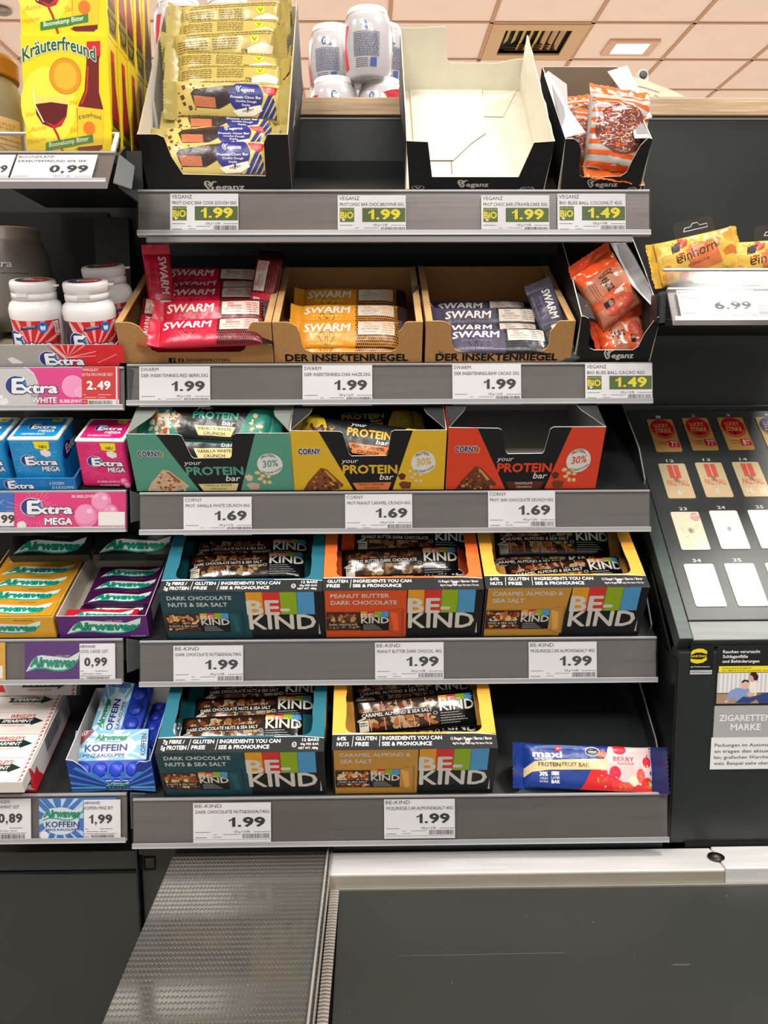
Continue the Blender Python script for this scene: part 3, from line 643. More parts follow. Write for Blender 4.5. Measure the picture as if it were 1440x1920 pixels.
def kindlogo(p, x0, y0, x1, ym, y1, lay=2, cream=(226, 222, 210), strip_top=None):
    """colour blocks from y0 to ym, KIND from ym to y1"""
    w = x1 - x0
    for k, c in enumerate(((238, 164, 36), (226, 54, 50), (150, 184, 30), (84, 162, 214))): p.rect(x0 + w * (.25 * k - (0.01 if k else 0)), y0, x0 + w * .25 * (k + 1), ym, c, lay, nx=3)
    p.text('BE-', x0 + w * .01, y0 + (ym - y0) * .38, x0 + w * .62, ym, cream, lay + 1.2, bold=0.035)
    p.text('KIND', x0 + w * .02, ym + (y1 - ym) * .04, x1, y1, cream, lay + 1.2, bold=0.03)
TAGN = 0
def price_tag(rk, x0, y0, brand, line, price, x1=None, y1=None, bio=False, seed=None, white=True, label=None, l2w=123, left=False, d=-0.0012, group=None, red=False, small='100 g = 4,98', lag=True):
    """tag printed on card, clipped in the rail: x0,y0 upper left corner in the frame"""
    global TAGN; TAGN += 1; M, w, h = rk; x1 = x1 or x0 + 128; y1 = y1 or y0 + 76
    a = hit(M, x0, y0, 1, d); b = hit(M, x1, (y0 + y1) / 2, 1, d); e = hit(M, x0, y1, 1, d)
    W, H = b.x - a.x, a.z - e.z; MT = M @ Matrix.Translation((a.x, d, a.z))
    m = MB(); base = (212, 36, 44) if red else (238, 238, 242); ink = (246, 226, 224) if red else INK
    m.panel([(0, 0, 0), (W, 0, 0), (W, 0, -H), (0, 0, -H)], (0, -1, 0), 0.0003, base, base, base)
    k = 74 if left else 128
    p = Print(m, face_fn((0, 0, -H), (W, 0, 0), (0, 0, H), (0, -1, 0)), (0, 0, k, 77))
    if left:
        p.text(brand, 1, 3, 33, 8, ink, 2); p.text(line, 1, 12, min(62, 3.7 * len(line)), 17.5, ink, 2, bold=0.006)
        p.price(price, 10, 27, 57, 43, (250, 250, 250) if red else INK, 2)
        for q in ((2, 52, 9, 54), (32, 52, 58, 54), (5, 57, 30, 59), (33, 57, 47, 59), (1, 61, 66, 63), (2, 66, 10, 68)): p.greek(*q, ink, 2, TAGN + q[0])
        if red: p.rect(12, 62, k, 76, (236, 232, 234), 1); p.rect(68, 0, 71, 77, (240, 236, 238), 1)
        p.barcode(14, 64, 62, 73, seed=TAGN)
    else:
        p.text(brand, 3, 2.5, 3 + 6.3 * len(brand), 9.3, ink, 2, bold=0.0); p.text(line, 4, 14.5, 4 + l2w - 3, 20.5, ink, 2, bold=0.006)
        if bio:
            p.rect(4, 24, 31, 51, (84, 112, 50), 1); p.text('BiO', 5.5, 32, 29, 44, (236, 216, 50), 2, bold=0.05); p.text('NATÜRLICH', 5, 26, 30, 29, (200, 204, 90), 2); p.ell(11, 47, 3, 2.2, (230, 230, 220), 2, n=10)
            p.rect(46, 24, 127, 51, (78, 104, 52), 1); p.price(price, 57, 27, 117, 46, (240, 226, 40), 2)
        else: p.price(price, 58, 28.5, 118, 47, INK, 2)
        p.greek(4, 56, 28, 58.3, (110, 110, 114), 2, TAGN); p.text(small, 67, 54.5, 93, 58.5, (110, 110, 114), 2); p.greek(100, 56, 127, 58.3, (120, 120, 124), 2, TAGN + 9)
        p.greek(33, 61, 39, 63, (110, 110, 114), 2, TAGN); p.greek(49, 61, 76, 63, (110, 110, 114), 2, TAGN + 4); p.greek(4, 66.5, 22, 68.8, (60, 60, 64), 2, TAGN + 5); p.greek(33, 66, 47, 68, (120, 120, 124), 2, TAGN + 6)
        p.barcode(81, 60.5, 126, 69.5, seed=TAGN); p.rect(0, 71, 128, 72, (170, 170, 176), 1)
    o = m.build('price_tag', mat='paper'); o.matrix_world = MT; tag(o, label or 'white price tag', 'price tag', group); return o
def insert(rk, x0, y0, x1, y1, base, draw, label, d=-0.0007, cat='label'):
    M, w, h = rk; a = hit(M, x0, y0, 1, d); b = hit(M, x1, (y0 + y1) / 2, 1, d); e = hit(M, x0, y1, 1, d); W, H = b.x - a.x, a.z - e.z
    m = MB(); m.panel([(0, 0, 0), (W, 0, 0), (W, 0, -H), (0, 0, -H)], (0, -1, 0), 0.0003, base, base, base)
    draw(Print(m, face_fn((0, 0, -H), (W, 0, 0), (0, 0, H), (0, -1, 0)), (x0, y0, x1, y1)))
    o = m.build('label_card', mat='glosscard'); o.matrix_world = M @ Matrix.Translation((a.x, d, a.z)); tag(o, label, cat); return o
T = lambda k, *a, **q: price_tag(RM[k], *a, **q)
T(0, 319, 363, 'VEGANZ', 'PROT.CHOC BAR COOK.DOUGH 50G', '1.99', bio=True, small='100 g = 3,98', label='green 1.99 price tag at the left end of the top rail')
T(0, 633, 366, 'VEGANZ', 'PROT.CHOC BAR CHOC.BROWNIE 50G', '1.99', bio=True, small='100 g = 3,98', label='green 1.99 price tag in the middle of the top rail, under the bare panel')
T(0, 902, 366, 'VEGANZ', 'PROT.CHOC BAR STRAWB.CAKE 50G', '1.99', bio=True, small='100 g = 3,98', label='green 1.99 price tag under the empty white-lined box')
T(0, 1045, 363, 'VEGANZ', 'BIO BLISS BALL COCONUT 42G', '1.49', bio=True, l2w=120, label='green 1.49 price tag at the right end of the top rail')
T(1, 261, 687, 'SWARM', 'DER INSEKTENRIEG.RED BERRI.33G', '1.99', small='100 g = 6,03', x1=394, label='white 1.99 price tag under the red snack bars')
T(1, 567, 685, 'SWARM', 'DER INSEKTENRIEG.CHIA HAZE.33G', '1.99', small='100 g = 6,03', x1=698, label='white 1.99 price tag under the orange snack bars')
T(1, 848, 683, 'SWARM', 'DER INSEKTENRIEG.RAW CACAO 33G', '1.99', small='100 g = 6,03', x1=977, label='white 1.99 price tag under the grey-violet snack bars')
T(1, 1097, 682, 'VEGANZ', 'BIO BLISS BALL CACAO 42G', '1.49', bio=True, l2w=112, x1=1223, y1=755, label='green 1.49 price tag at the right end of the second rail')
T(2, 344, 932, 'CORNY', 'PROT. VANILLA WHITE CRUNCH 45G', '1.69', small='100 g = 3,76', y1=1004, x1=472, label='white 1.69 price tag under the mint green box')
T(2, 647, 927, 'CORNY', 'PROT.PEANUT CARAMEL CRUNCH 45G', '1.69', small='100 g = 3,76', y1=999, x1=773, label='white 1.69 price tag under the yellow box')
T(2, 915, 921, 'CORNY', 'PROT. BAR CHOCOLATE CRUNCH 45G', '1.69', small='100 g = 3,76', y1=994, x1=1041, label='white 1.69 price tag under the orange-red box')
T(3, 325, 1211, 'BE-KIND', 'DARK CHOCOLATE NUTS&SEASALT40G', '1.99', y1=1284, x1=456, label='white 1.99 price tag on the fourth rail under the teal nut bar box')
T(3, 703, 1205, 'BE-KIND', 'PEANUT BUTTER DARK CHOCOL. 40G', '1.99', y1=1278, x1=832, label='white 1.99 price tag under the orange nut bar box')
T(3, 991, 1204, 'BE-KIND', 'MÜSLIRIEGE.CAR.ALMOND&SALT 40G', '1.99', y1=1277, x1=1119, label='white 1.99 price tag on the fourth rail under the yellow nut bar box')
T(4, 362, 1506, 'BE-KIND', 'DARK CHOCOLATE NUTS&SEASALT40G', '1.99', y1=1580, x1=508, l2w=124, label='white 1.99 price tag on the lowest rail under the teal nut bar box')
T(4, 720, 1499, 'BE-KIND', 'MÜSLIRIEGE.CAR.ALMOND&SALT 40G', '1.99', y1=1573, x1=853, label='white 1.99 price tag on the lowest rail under the yellow nut bar box')
# left rack labels
L_ = LRM
price_tag(L_[0], 34, 290, 'BOONEKAMP', 'KRAEUTERFREUND 40% 3ER', '0,99', x1=176, y1=345, small='100 ml = 1,65', l2w=112, label='white 0,99 price tag under the yellow bitter packs')
price_tag(L_[0], -60, 290, 'BAUERNDANK', 'DOPPELKORN 0,1L', '1,99', x1=20, y1=345, small='', l2w=90, label='white price tag cut off by the left edge on the top gum rail')
def dpw(p):
    p.rect(-60, 690, 70, 765, (206, 204, 204), 1); p.poly([(52, 690), (64, 700), (72, 725), (70, 765), (150, 765), (150, 690)], (226, 62, 142), 1.3)
    p.ring(30, 730, 42, 44, 1, (240, 236, 238), 2, a0=-60, a1=70, n=16)
    extra(p, 11, 711, 107, 740, 2); p.text('PROFESSIONAL', 58, 741, 105, 745, (120, 122, 128), 3); p.text('WHITE', 59, 746, 106, 756, (246, 246, 248), 4, bold=.04, outline=(70, 60, 90), ow=.04)
    p.ell(136, 725, 20, 20, (246, 158, 202), 2); p.ring(136, 725, 20, 20, .8, (252, 214, 232), 2.5); p.ell(150, 736, 9, 10, (248, 172, 210), 3); p.ring(150, 736, 9, 10, .6, (252, 214, 232), 3.3)
    p.text('BUBBLEMINT', 112, 750, 154, 756, (250, 240, 246), 3, bold=.03); p.poly([(-4, 752), (12, 746), (16, 756), (2, 763)], (240, 238, 238), 2); p.poly([(-8, 744), (4, 740), (6, 747), (-6, 752)], (244, 242, 242), 2)
insert(L_[1], -60, 689, 224, 767, (226, 62, 142), dpw, 'pink and grey chewing gum label card with pink bubbles in the second left rail')
price_tag(L_[1], 153, 688, 'WRIGLEY', 'EXTRA PRO.WH.ER 50ST', '2.49', x1=223, y1=764, left=True, red=True, label='red 2.49 price tag on the second left rail')
def dmega(p):
    rg = random.Random(4)
    for k in range(34):
        a = math.radians(k * 360 / 34); r = rg.uniform(30, 60); p.line([(66 + 22 * math.cos(a), min(992, max(924, 958 - 20 * math.sin(a)))), (66 + r * math.cos(a), min(994, max(922, 958 - r * .8 * math.sin(a))))], .7, (240, 150, 190), 1.2)
    extra(p, 40, 940, 135, 966, 2); p.text('MEGA', 84, 972, 135, 984, (248, 248, 250), 3, bold=.05, outline=(60, 30, 90), ow=.05)
    p.text('BUBBLEMINT', 135, 929, 185, 934, (250, 220, 234), 3, bold=.02)
    for x, y, r in ((190, 942, 19), (207, 962, 15), (161, 968, 22)): p.ell(x, y, r, r * 1.02, (242, 132, 184), 2); p.ell(x - r * .1, y - r * .12, r * .82, r * .82, (246, 158, 200), 2.4); p.ell(x + r * .3, y - r * .4, r * .25, r * .2, (252, 206, 228), 2.8)
    p.rect(184, 988, 236, 996, (70, 52, 130), 2.8); p.rect(184, 961, 234, 987, (244, 242, 240), 3); p.text('35 STÜCK', 194, 989, 223, 993, (240, 240, 248), 4, bold=.03)
    p.ell(40, 985, 9, 8, (238, 234, 230), 3); p.ring(40, 985, 9, 8, .5, (190, 110, 150), 3.3)
insert(L_[2], 26, 922, 236, 996, (226, 48, 124), dmega, 'pink gum label card with three bubbles in the third left rail')
def dblue(p):
    p.rect(-60, 961, 26, 987, (240, 238, 234), 1.5); p.price('2,99', -18, 966, 27, 981, INK, 3); p.rect(-60, 988, 26, 996, (40, 60, 120), 2); p.text('STÜCK', 2, 989, 20, 993, WHITE, 3); p.line([(-6, 945), (8, 938)], .8, (200, 220, 240), 2); p.line([(-6, 940), (6, 946)], .6, (200, 220, 240), 2)
insert(L_[2], -60, 922, 25.5, 996, (48, 110, 190), dblue, 'blue 2,99 label card at the left edge of the third left rail')
def dpur(p): airwaves(p, 48, 1227, 149, 1260, None); p.text('COOL CASSIS', 105, 1229, 131, 1232, (220, 200, 230), 3)
insert(L_[3], 46, 1204, 212, 1281, (88, 42, 118), dpur, 'purple gum label card with green lettering in the fourth left rail')
price_tag(L_[3], 149, 1207, 'AIRWAVES', 'COOL CASSIS 12ST', '0,99', x1=216, y1=1282, left=True, label='white 0,99 price tag beside the purple label card')
insert(L_[3], -60, 1205, 10, 1283, (222, 168, 50), lambda p: (p.rect(-40, 1249, 5, 1273, (240, 238, 232), 2), p.line([(-10, 1276), (10, 1281)], 4, (20, 130, 110), 2)), 'yellow gum label card cut off by the left edge on the fourth left rail')
def dkof(p):
    for k in range(14):
        a = math.radians(k * 25 + 8); c, s_ = math.cos(a), math.sin(a); r0, r1 = 22, 60
        q = lambda r, da: (min(156, max(73, 112 + r * math.cos(a + da))), min(1580, max(1498, 1538 - r * math.sin(a + da))))
        p.poly([q(r0, 0), q(r1, .09), q(r1, -.09)], (190, 218, 244), 1.2)
    p.ell(114, 1540, 34, 26, (214, 230, 246), 1.6); airwaves(p, 75, 1514, 156, 1540, None, 2); p.text('KOFFEIN', 86, 1541, 148, 1551, (40, 42, 110), 4, bold=.03); p.text('MINZ-KAUGUMMI', 86, 1554, 148, 1558, (40, 42, 110), 4, bold=.03); p.ell(83, 1567, 8, 8, (244, 246, 248), 3)
insert(L_[4], 73, 1497, 218, 1580, (64, 120, 196), dkof, 'blue and white caffeine gum label card in the lowest left rail')
price_tag(L_[4], 157, 1500, 'AIRWAVES', 'KOFFEIN MINZ 8ST', '1,99', x1=226, y1=1579, left=True, label='white 1,99 price tag beside the blue label card')
price_tag(L_[4], -13, 1498, 'WRIGLEYS', 'SPEARMINT 15ST', '0,89', x1=58, y1=1578, left=True, label='white 0,89 price tag at the left edge of the lowest left rail')

# ================================================================== CARTONS
BR = {'n': 0}
def fit(SHm, xl_, xr_, yt, y0=0.004, ybase=None):
    """width, height and base matrix of a box standing on a shelf, from its front top corners"""
    a, b = hit(SHm, xl_, yt[0], 1, y0), hit(SHm, xr_, yt[1], 1, y0)
    return b.x - a.x, (a.z + b.z) / 2, SHm @ Matrix.Translation(((a.x + b.x) / 2, y0, 0))
def walls(th, w, d, h, co, ci_, ce, front=None, sidep=None, backp=None, t=0.0008, mat='card', draw=None, sdraw=None, back_h=None, skip=()):
    m = MB(); f = front or [(-w/2, 0), (w/2, 0), (w/2, h), (-w/2, h)]
    m.panel([(x, 0, z) for x, z in f], (0, -1, 0), t, co, ci_, ce)
    if draw: draw(Print(m, front_fn(w, h), (0, 0, 100, 100)) if not isinstance(draw, tuple) else None) if not isinstance(draw, tuple) else draw[0](Print(m, front_fn(w, h), draw[1]))
    m.build('front_panel', th, mat)
    sp = sidep or [(0, 0), (d, 0), (d, h), (0, h)]
    for s in (-1, 1):
        if s in skip: continue
        m = MB(); m.panel([(s * w / 2, y + (t if y == 0 else 0), z) for y, z in sp], (s, 0, 0), t, co, ci_, ce)
        if sdraw: sdraw(m, s)
        m.build('side_panel', th, mat)
    m = MB(); bp = backp or [(-w/2 + t, 0), (w/2 - t, 0), (w/2 - t, back_h or h), (-w/2 + t, back_h or h)]
    m.panel([(x, d, z) for x, z in bp], (0, 1, 0), t, co, ci_, ce); m.build('back_panel', th, mat)
    m = MB(); m.panel([(-w/2 + t, t, 0.0), (w/2 - t, t, 0.0), (w/2 - t, d, 0.0), (-w/2 + t, d, 0.0)], (0, 0, -1), t, co, ci_, ce); m.build('base_panel', th, mat)
def arcpts(cx, cz, r, a0, a1, n=5): return [(cx + r * math.cos(math.radians(a0 + (a1 - a0) * i / n)), cz + r * math.sin(math.radians(a0 + (a1 - a0) * i / n))) for i in range(n + 1)]
NUT = [(196, 128, 62), (226, 190, 120), (150, 76, 36), (236, 214, 168), (110, 60, 34), (176, 98, 50)]
NUTD = [(120, 66, 34), (160, 100, 52), (84, 46, 28), (190, 150, 96), (64, 38, 26), (140, 78, 40)]
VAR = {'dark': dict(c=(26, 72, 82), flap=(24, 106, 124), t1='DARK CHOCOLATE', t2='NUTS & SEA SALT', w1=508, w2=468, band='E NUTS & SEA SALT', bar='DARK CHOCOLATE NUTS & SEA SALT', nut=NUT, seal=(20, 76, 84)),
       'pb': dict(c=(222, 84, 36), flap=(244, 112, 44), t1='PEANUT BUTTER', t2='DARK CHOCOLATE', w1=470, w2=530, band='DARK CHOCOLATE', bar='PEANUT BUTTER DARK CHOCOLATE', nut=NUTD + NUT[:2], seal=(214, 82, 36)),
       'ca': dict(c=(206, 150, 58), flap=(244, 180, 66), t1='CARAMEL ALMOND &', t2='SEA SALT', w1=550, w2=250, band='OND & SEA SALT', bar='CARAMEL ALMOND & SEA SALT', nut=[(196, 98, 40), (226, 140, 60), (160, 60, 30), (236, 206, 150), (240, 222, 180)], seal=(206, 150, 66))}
def kind_box(SHm, xl_, xr_, yt, var, label, d=0.16, seed=1, slant=0):
    V = VAR[var]; w, h, M = fit(SHm, xl_, xr_, yt); t = 0.0008
    th = thing('snack_carton', label, 'box', M, 'nut bar cartons with a cut-out top')
    blk = (20, 22, 25)
    def draw(p):    # area 0..1275 x 0..390
        p.poly([(16 if var != 'dark' else 0, 4), (675, 4), (675 - slant, 390), (16, 390)] if slant else [(14, 4), (672, 4), (672, 390), (14, 390)], V['c'], 1)
        p.text(V['t1'], 60, 32, 60 + V['w1'], 62, (214, 216, 210), 3, bold=.03); p.text(V['t2'], 62, 86, 62 + V['w2'], 117, (214, 216, 210), 3, bold=.03)
        p.poly([(20, 170), (300, 176), (520, 172), (600, 150), (650, 150), (650, 372), (600, 366), (520, 338), (20, 338)], tuple(int(k * .8) for k in V['c']), 1.6)
        p.nuts(18, 180, 300, 330, V['nut'], 70, seed, 2.2, .2, (70, 34, 24)); p.rect(18, 266, 310, 298, (24, 20, 20), 4.5); p.text(V['band'], 40, 274, 272, 290, (220, 216, 206), 5.2, bold=.02)
        p.rect(298, 172, 532, 332, (18, 18, 20), 4.5); kindlogo(p, 300, 173, 528, 222, 272, 5)
        for k in range(5): p.greek(322, 282 + k * 9.5, 420 + 14 * k, 288 + k * 9.5, (190, 190, 188), 5.2, k + seed)
        p.poly([(532, 172), (618, 150), (640, 154), (640, 360), (612, 366), (532, 334)], V['seal'], 4.5)
        p.poly([(540, 178), (600, 196), (612, 330), (575, 340)], tuple(min(255, int(k * 1.15) + 8) for k in V['seal']), 4.8)
        for k in range(14): p.line([(626, 160 + 14 * k), (638, 162 + 14 * k)], 3, tuple(int(q * .75) for q in V['seal']), 5.2)
        kindlogo(p, 682, 2, 1224, 188, 312, 2)
        p.poly([(1252, 262), (1262, 360), (1246, 360)], (200, 200, 194), 2)
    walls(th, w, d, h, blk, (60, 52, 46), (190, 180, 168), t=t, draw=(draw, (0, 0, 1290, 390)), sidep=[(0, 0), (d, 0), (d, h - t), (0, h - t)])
    # top with cut-out: front band and two side strips
    s, yb, r = 0.0125, 0.0195, 0.008
    out = [(-w/2, 0), (w/2, 0), (w/2, d), (w/2 - s, d)]
    rg = random.Random(seed); y = d - 0.01
    while y > yb + r + .004: out += [(w/2 - s + rg.uniform(-.0006, .0006), y)]; y -= 0.008
    out += [(w/2 - s, yb + r)] + [(x, z) for x, z in arcpts(w/2 - s - r, yb + r, r, 0, -90)] + [(x, z) for x, z in arcpts(-w/2 + s + r, yb + r, r, 270, 180)]
    y = yb + r + .004
    while y < d - .01: out += [(-w/2 + s + rg.uniform(-.0006, .0006), y)]; y += 0.008
    out += [(-w/2 + s, d), (-w/2, d)]
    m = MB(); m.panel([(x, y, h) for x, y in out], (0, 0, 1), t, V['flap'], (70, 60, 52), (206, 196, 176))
    p = Print(m, top_fn(w, yb, h), (0, 0, 1290, 110))
    p.rect(0, 12, 1290, 110, (26, 28, 30), 1); p.poly([(0, 12), (200, 2), (420, 14), (1290, 12), (1290, 20), (0, 20)], WHITE, .7)
    p.line([(0, 11), (180, 3), (300, 10)], 4, WHITE, 1.5); p.line([(900, 10), (1100, 8), (1290, 20)], 4, WHITE, 1.5)
    wh = (236, 236, 236)
    o_ = 0
    if var == 'dark': p.text('7g FIBRE /', 45, 26, 210, 50, wh, 3, bold=.035); p.text('5g PROTEIN', 38, 64, 232, 90, wh, 3, bold=.035)
    if var == 'ca': p.text('64%', 40, 26, 110, 50, wh, 3, bold=.035); p.text('NUTS', 38, 64, 132, 88, wh, 3, bold=.035); o_ = -90
    if var == 'pb': o_ = -240
    if var != 'pb': p.line([(256 + o_, 22), (246 + o_, 92)], 4, wh, 3)
    p.text('GLUTEN', 275 + o_, 26, 438 + o_, 50, wh, 3, bold=.035); p.text('FREE', 272 + o_, 64, 376 + o_, 88, wh, 3, bold=.035); p.line([(466 + o_, 22), (458 + o_, 92)], 4, wh, 3)
    p.text('INGREDIENTS YOU CAN', 484 + o_, 26, 950 + o_, 50, wh, 3, bold=.035); p.text('SEE & PRONOUNCE', 480 + o_, 64, 868 + o_, 88, wh, 3, bold=.035)
    p.ring(1060, 64, 16, 16, 4, wh, 3); p.text('U', 1052, 56, 1068, 72, wh, 3)
    if var == 'dark': p.text('12 BARS', 1120, 24, 1248, 42, wh, 3, bold=.03); p.text('40g PER BAR', 1106, 54, 1248, 68, wh, 3, bold=.015); p.text('NET WT. 480g', 1094, 80, 1244, 94, wh, 3, bold=.02)
    else: p.text('12 Riegel / Repen / Barres / Barer', 930, 36, 1252, 54, wh, 3, bold=.02); p.text('40g Pro Riegel / Per reep / Par barre / Per bar', 940, 70, 1252, 84, wh, 3, bold=.01)
    m.build('top_panel', th, 'card')
    # coloured stripes on the right side panel
    m = MB()
    for k, c in enumerate(((238, 164, 36), (226, 54, 50), (150, 184, 30), (84, 162, 214))):
        m.box(w/2 + 1e-4, 0.03 + k * .022, h * .62, w/2 + 2.5e-4, 0.052 + k * .022, h - .001, c)
    m.build('side_print', th, 'card')
    return M, w, h
KB = [kind_box(SH[3], 296, 604, (1110, 1110), 'dark', 'teal and black nut bar carton with open top on the fourth shelf, left end', seed=11, slant=-30),
      kind_box(SH[3], 605, 908, (1107, 1104), 'pb', 'orange and black nut bar carton with open top on the fourth shelf', seed=12),
      kind_box(SH[3], 912, 1219, (1102, 1100), 'ca', 'yellow and black nut bar carton at the right end of the fourth shelf', seed=13, slant=45),
      kind_box(SH[4], 290, 607, (1412, 1409), 'dark', 'teal and black nut bar carton with open top on the lowest shelf', seed=14, slant=-30),
      kind_box(SH[4], 622, 934, (1406, 1402), 'ca', 'yellow and black nut bar carton on the lowest shelf beside the empty space', seed=15)]

def protein_box(SHm, xl_, xr_, yt, cc, flav1, flav2, strip, stript, inner, label, foodpal, foodb, d=0.16, seed=1, flap=(22, 24, 26)):
    w, h, M = fit(SHm, xl_, xr_, yt); th = thing('snack_carton', label, 'box', M, 'protein bar cartons with a notched front')
    X = lambda k: -w/2 + w * k; hz = lambda k: h * k
    f = [(X(0), 0), (X(1), 0), (X(1), h), (X(.665), h), (X(.645), hz(.97)), (X(.625), hz(.62)), (X(.615), hz(.585)), (X(.39), hz(.58)), (X(.375), hz(.62)), (X(.335), hz(.96)), (X(.315), hz(.985)), (X(0), h)]
    blk = (20, 22, 24)
    def draw(p):   # area 0..1290 x 0..470, clipped around the notch by construction
        p.poly([(0, 2), (232, 2), (512, 470), (0, 470)], cc, 1); p.poly([(1010, 2), (1290, 2), (1290, 470), (850, 470)], cc, 1)
        p.text('CORNY', 62, 138, 242, 180, (28, 28, 78), 4, bold=.05, outline=(240, 240, 240), ow=.06); p.ring(244, 166, 20, 22, 8, (236, 176, 60), 3, a0=-90, a1=60, n=10)
        w_ = (238, 240, 240)
        p.text('your', 418, 216, 552, 250, w_, 5, shear=.3, bold=.0); p.text('PROTEIN', 430, 270, 884, 334, cc, 4, bold=.045); p.text('bar', 738, 342, 850, 386, w_, 5, shear=.25)
        p.poly([(508, 412), (838, 408), (814, 470), (544, 470)], strip, 3); p.text(flav1, 560 if len(flav1) > 10 else 590, 416, 780 if len(flav1) > 10 else 740, 432, stript, 4, bold=.02); p.text(flav2, 605, 446, 736, 460, stript, 4, bold=.01)
        p.ell(1106, 250, 102, 90, (232, 232, 228), 2, n=28); p.text('PROTEIN', 1040, 188, 1150, 210, blk, 4, tilt=10, arc=18); p.text('30%', 1050, 222, 1172, 276, cc, 4, bold=.02, tilt=14); p.text('NO ADDED SUGAR', 1042, 304, 1194, 320, blk, 4, tilt=34, arc=-22)
        p.poly([(84, 470), (130, 400), (180, 350), (240, 290), (290, 300), (345, 350), (430, 425), (425, 440), (330, 470)], foodb, 2)
        rg = random.Random(seed)
        for k in range(70):
            x = rg.uniform(100, 400); y = rg.uniform(300, 466); top_ = 470 - (x - 84) * 1.15 if x < 240 else 290 + (x - 260) * .95
            if y < top_ + 10: continue
            p.ell(x, y, rg.uniform(10, 18), rg.uniform(6, 12), rg.choice(foodpal), 2.6 + .1 * (k % 8), n=8)
        p.poly([(262, 306), (290, 312), (372, 392), (350, 402)], foodpal[-1], 4)
        for x, y, rx, ry in ((1000, 320, 26, 16), (1040, 346, 22, 16), (1018, 372, 24, 14), (1088, 352, 20, 13), (1052, 398, 16, 18), (1092, 400, 18, 15)): p.ell(x, y, rx, ry, (226, 190, 122), 3, n=12); p.ell(x - 3, y - 3, rx * .6, ry * .5, (240, 214, 160), 3.4, n=10)
        p.poly([(892, 350), (930, 332), (962, 350), (950, 385), (915, 390)], foodpal[1], 3.2); p.poly([(900, 420), (935, 400), (1010, 410), (1000, 460), (930, 462)], foodpal[0], 3)
    s = [(0, 0), (d, 0), (d, h * 1.0), (.03, h), (0, h)]
    walls(th, w, d, h, blk, inner, (222, 220, 214), front=f, sidep=s, draw=(draw, (0, 0, 1290, 470)))
    # outer side colour and the torn shoulder flaps
    m = MB()
    for sd in (-1, 1): m.panel([(sd * (w/2 + 2e-4), .001, .001), (sd * (w/2 + 2e-4), d, .001), (sd * (w/2 + 2e-4), d, h - .001), (sd * (w/2 + 2e-4), .001, h - .001)], (sd, 0, 0), 1e-4, cc, cc, cc)
    m.build('side_print', th, 'card')
    for sd in (-1, 1):
        m = MB(); m.panel([(sd * w/2, 0.0005, h), (sd * w/2, d, h), (sd * (w/2 - .020), d, h), (sd * (w/2 - .020), .042, h), (sd * (w/2 - .018), .034, h), (sd * (w/2 - .008), .016, h)], (0, 0, 1), .0008, flap, inner, (222, 220, 214)); m.build('top_flap', th, 'card')
    return M, w, h
FOODW = [(206, 178, 146), (222, 200, 170), (190, 156, 124), (232, 214, 190), (170, 84, 40)]
FOODB = [(120, 66, 34), (92, 50, 28), (150, 88, 46), (74, 40, 24), (206, 150, 70)]
PB = [protein_box(SH[2], 236, 545, (814, 812), (88, 158, 136), 'VANILLA WHITE', 'CRUNCH', (236, 218, 152), (120, 104, 60), (176, 178, 172), 'mint green protein bar carton with notched front on the third shelf', FOODW, (214, 186, 152), seed=1, flap=(120, 128, 122)),
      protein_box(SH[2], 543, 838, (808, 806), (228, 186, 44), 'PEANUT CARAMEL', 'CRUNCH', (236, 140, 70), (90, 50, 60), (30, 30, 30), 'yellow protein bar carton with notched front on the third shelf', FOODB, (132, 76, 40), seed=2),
      protein_box(SH[2], 842, 1137, (803, 799), (226, 70, 42), 'CHOCOLATE', 'CRUNCH', (96, 44, 34), (232, 226, 216), (158, 156, 152), 'empty orange-red protein bar carton at the right end of the third shelf', FOODB, (110, 60, 36), seed=3)]

KRAFT = (178, 134, 84); KRAFTI = (160, 116, 70); KRAFTE = (206, 164, 110)
def kraft_box(SHm, xl_, xr_, yt, label, text, d, seed=1, notch=(.11, .20, .81, .87)):
    w, h, M = fit(SHm, xl_, xr_, yt); th = thing('kraft_tray', label, 'box', M, 'brown kraft display trays on the second shelf')
    X = lambda k: -w/2 + w * k; hz = lambda k: h * k; a, b, c, e = notch
    f = [(X(0), 0), (X(1), 0), (X(1), h), (X(e + .02), h), (X(e), hz(.97)), (X(e - .015), hz(.86)), (X(c + .015), hz(.74)), (X(c + .02), hz(.45)), (X(c + .005), hz(.33)), (X(c - .03), hz(.265)), (X(b + .05), hz(.26)), (X(b + .01), hz(.32)), (X(b - .01), hz(.45)), (X(b - .02), hz(.72)), (X(a + .04), hz(.90)), (X(a), hz(.98)), (X(a - .03), h), (X(0), h)]
    def draw(p):
        blk = (30, 24, 20)
        if text == 'social':
            p.rect(31, 87, 35.3, 99, blk, 2); p.text('f', 33, 89.5, 34.6, 98, KRAFT, 3, bold=.04)
            p.ring(39, 93, 2, 6, .7, blk, 2, n=4, a0=45, a1=405); p.ring(39, 93, 1, 3, .5, blk, 2, n=12); p.text('SWARMPROTEIN', 42.5, 89.5, 71, 97, blk, 2, bold=.012)
        else: p.text('DER INSEKTENRIEGEL', 7.5, 79.5, 90.5, 96, blk, 2, bold=.05)
    walls(th, w, d, h, KRAFT, KRAFTI, KRAFTE, front=f, t=0.0016, mat='kraft', draw=(draw, (0, 0, 100, 100)), back_h=h * .98)
    for s in (-1, 1):   # folded double edge along both side walls
        m = MB(); m.box(s * (w/2 - .0042) - .0026, .002, h - .0012, s * (w/2 - .0042) + .0026, d - .002, h + .0003, KRAFTE); m.build('folded_edge', th, 'kraft', bevel=.0004)
    return M, w, h
dS = hit(SH[1], 400, 496, 2, 0.05).y
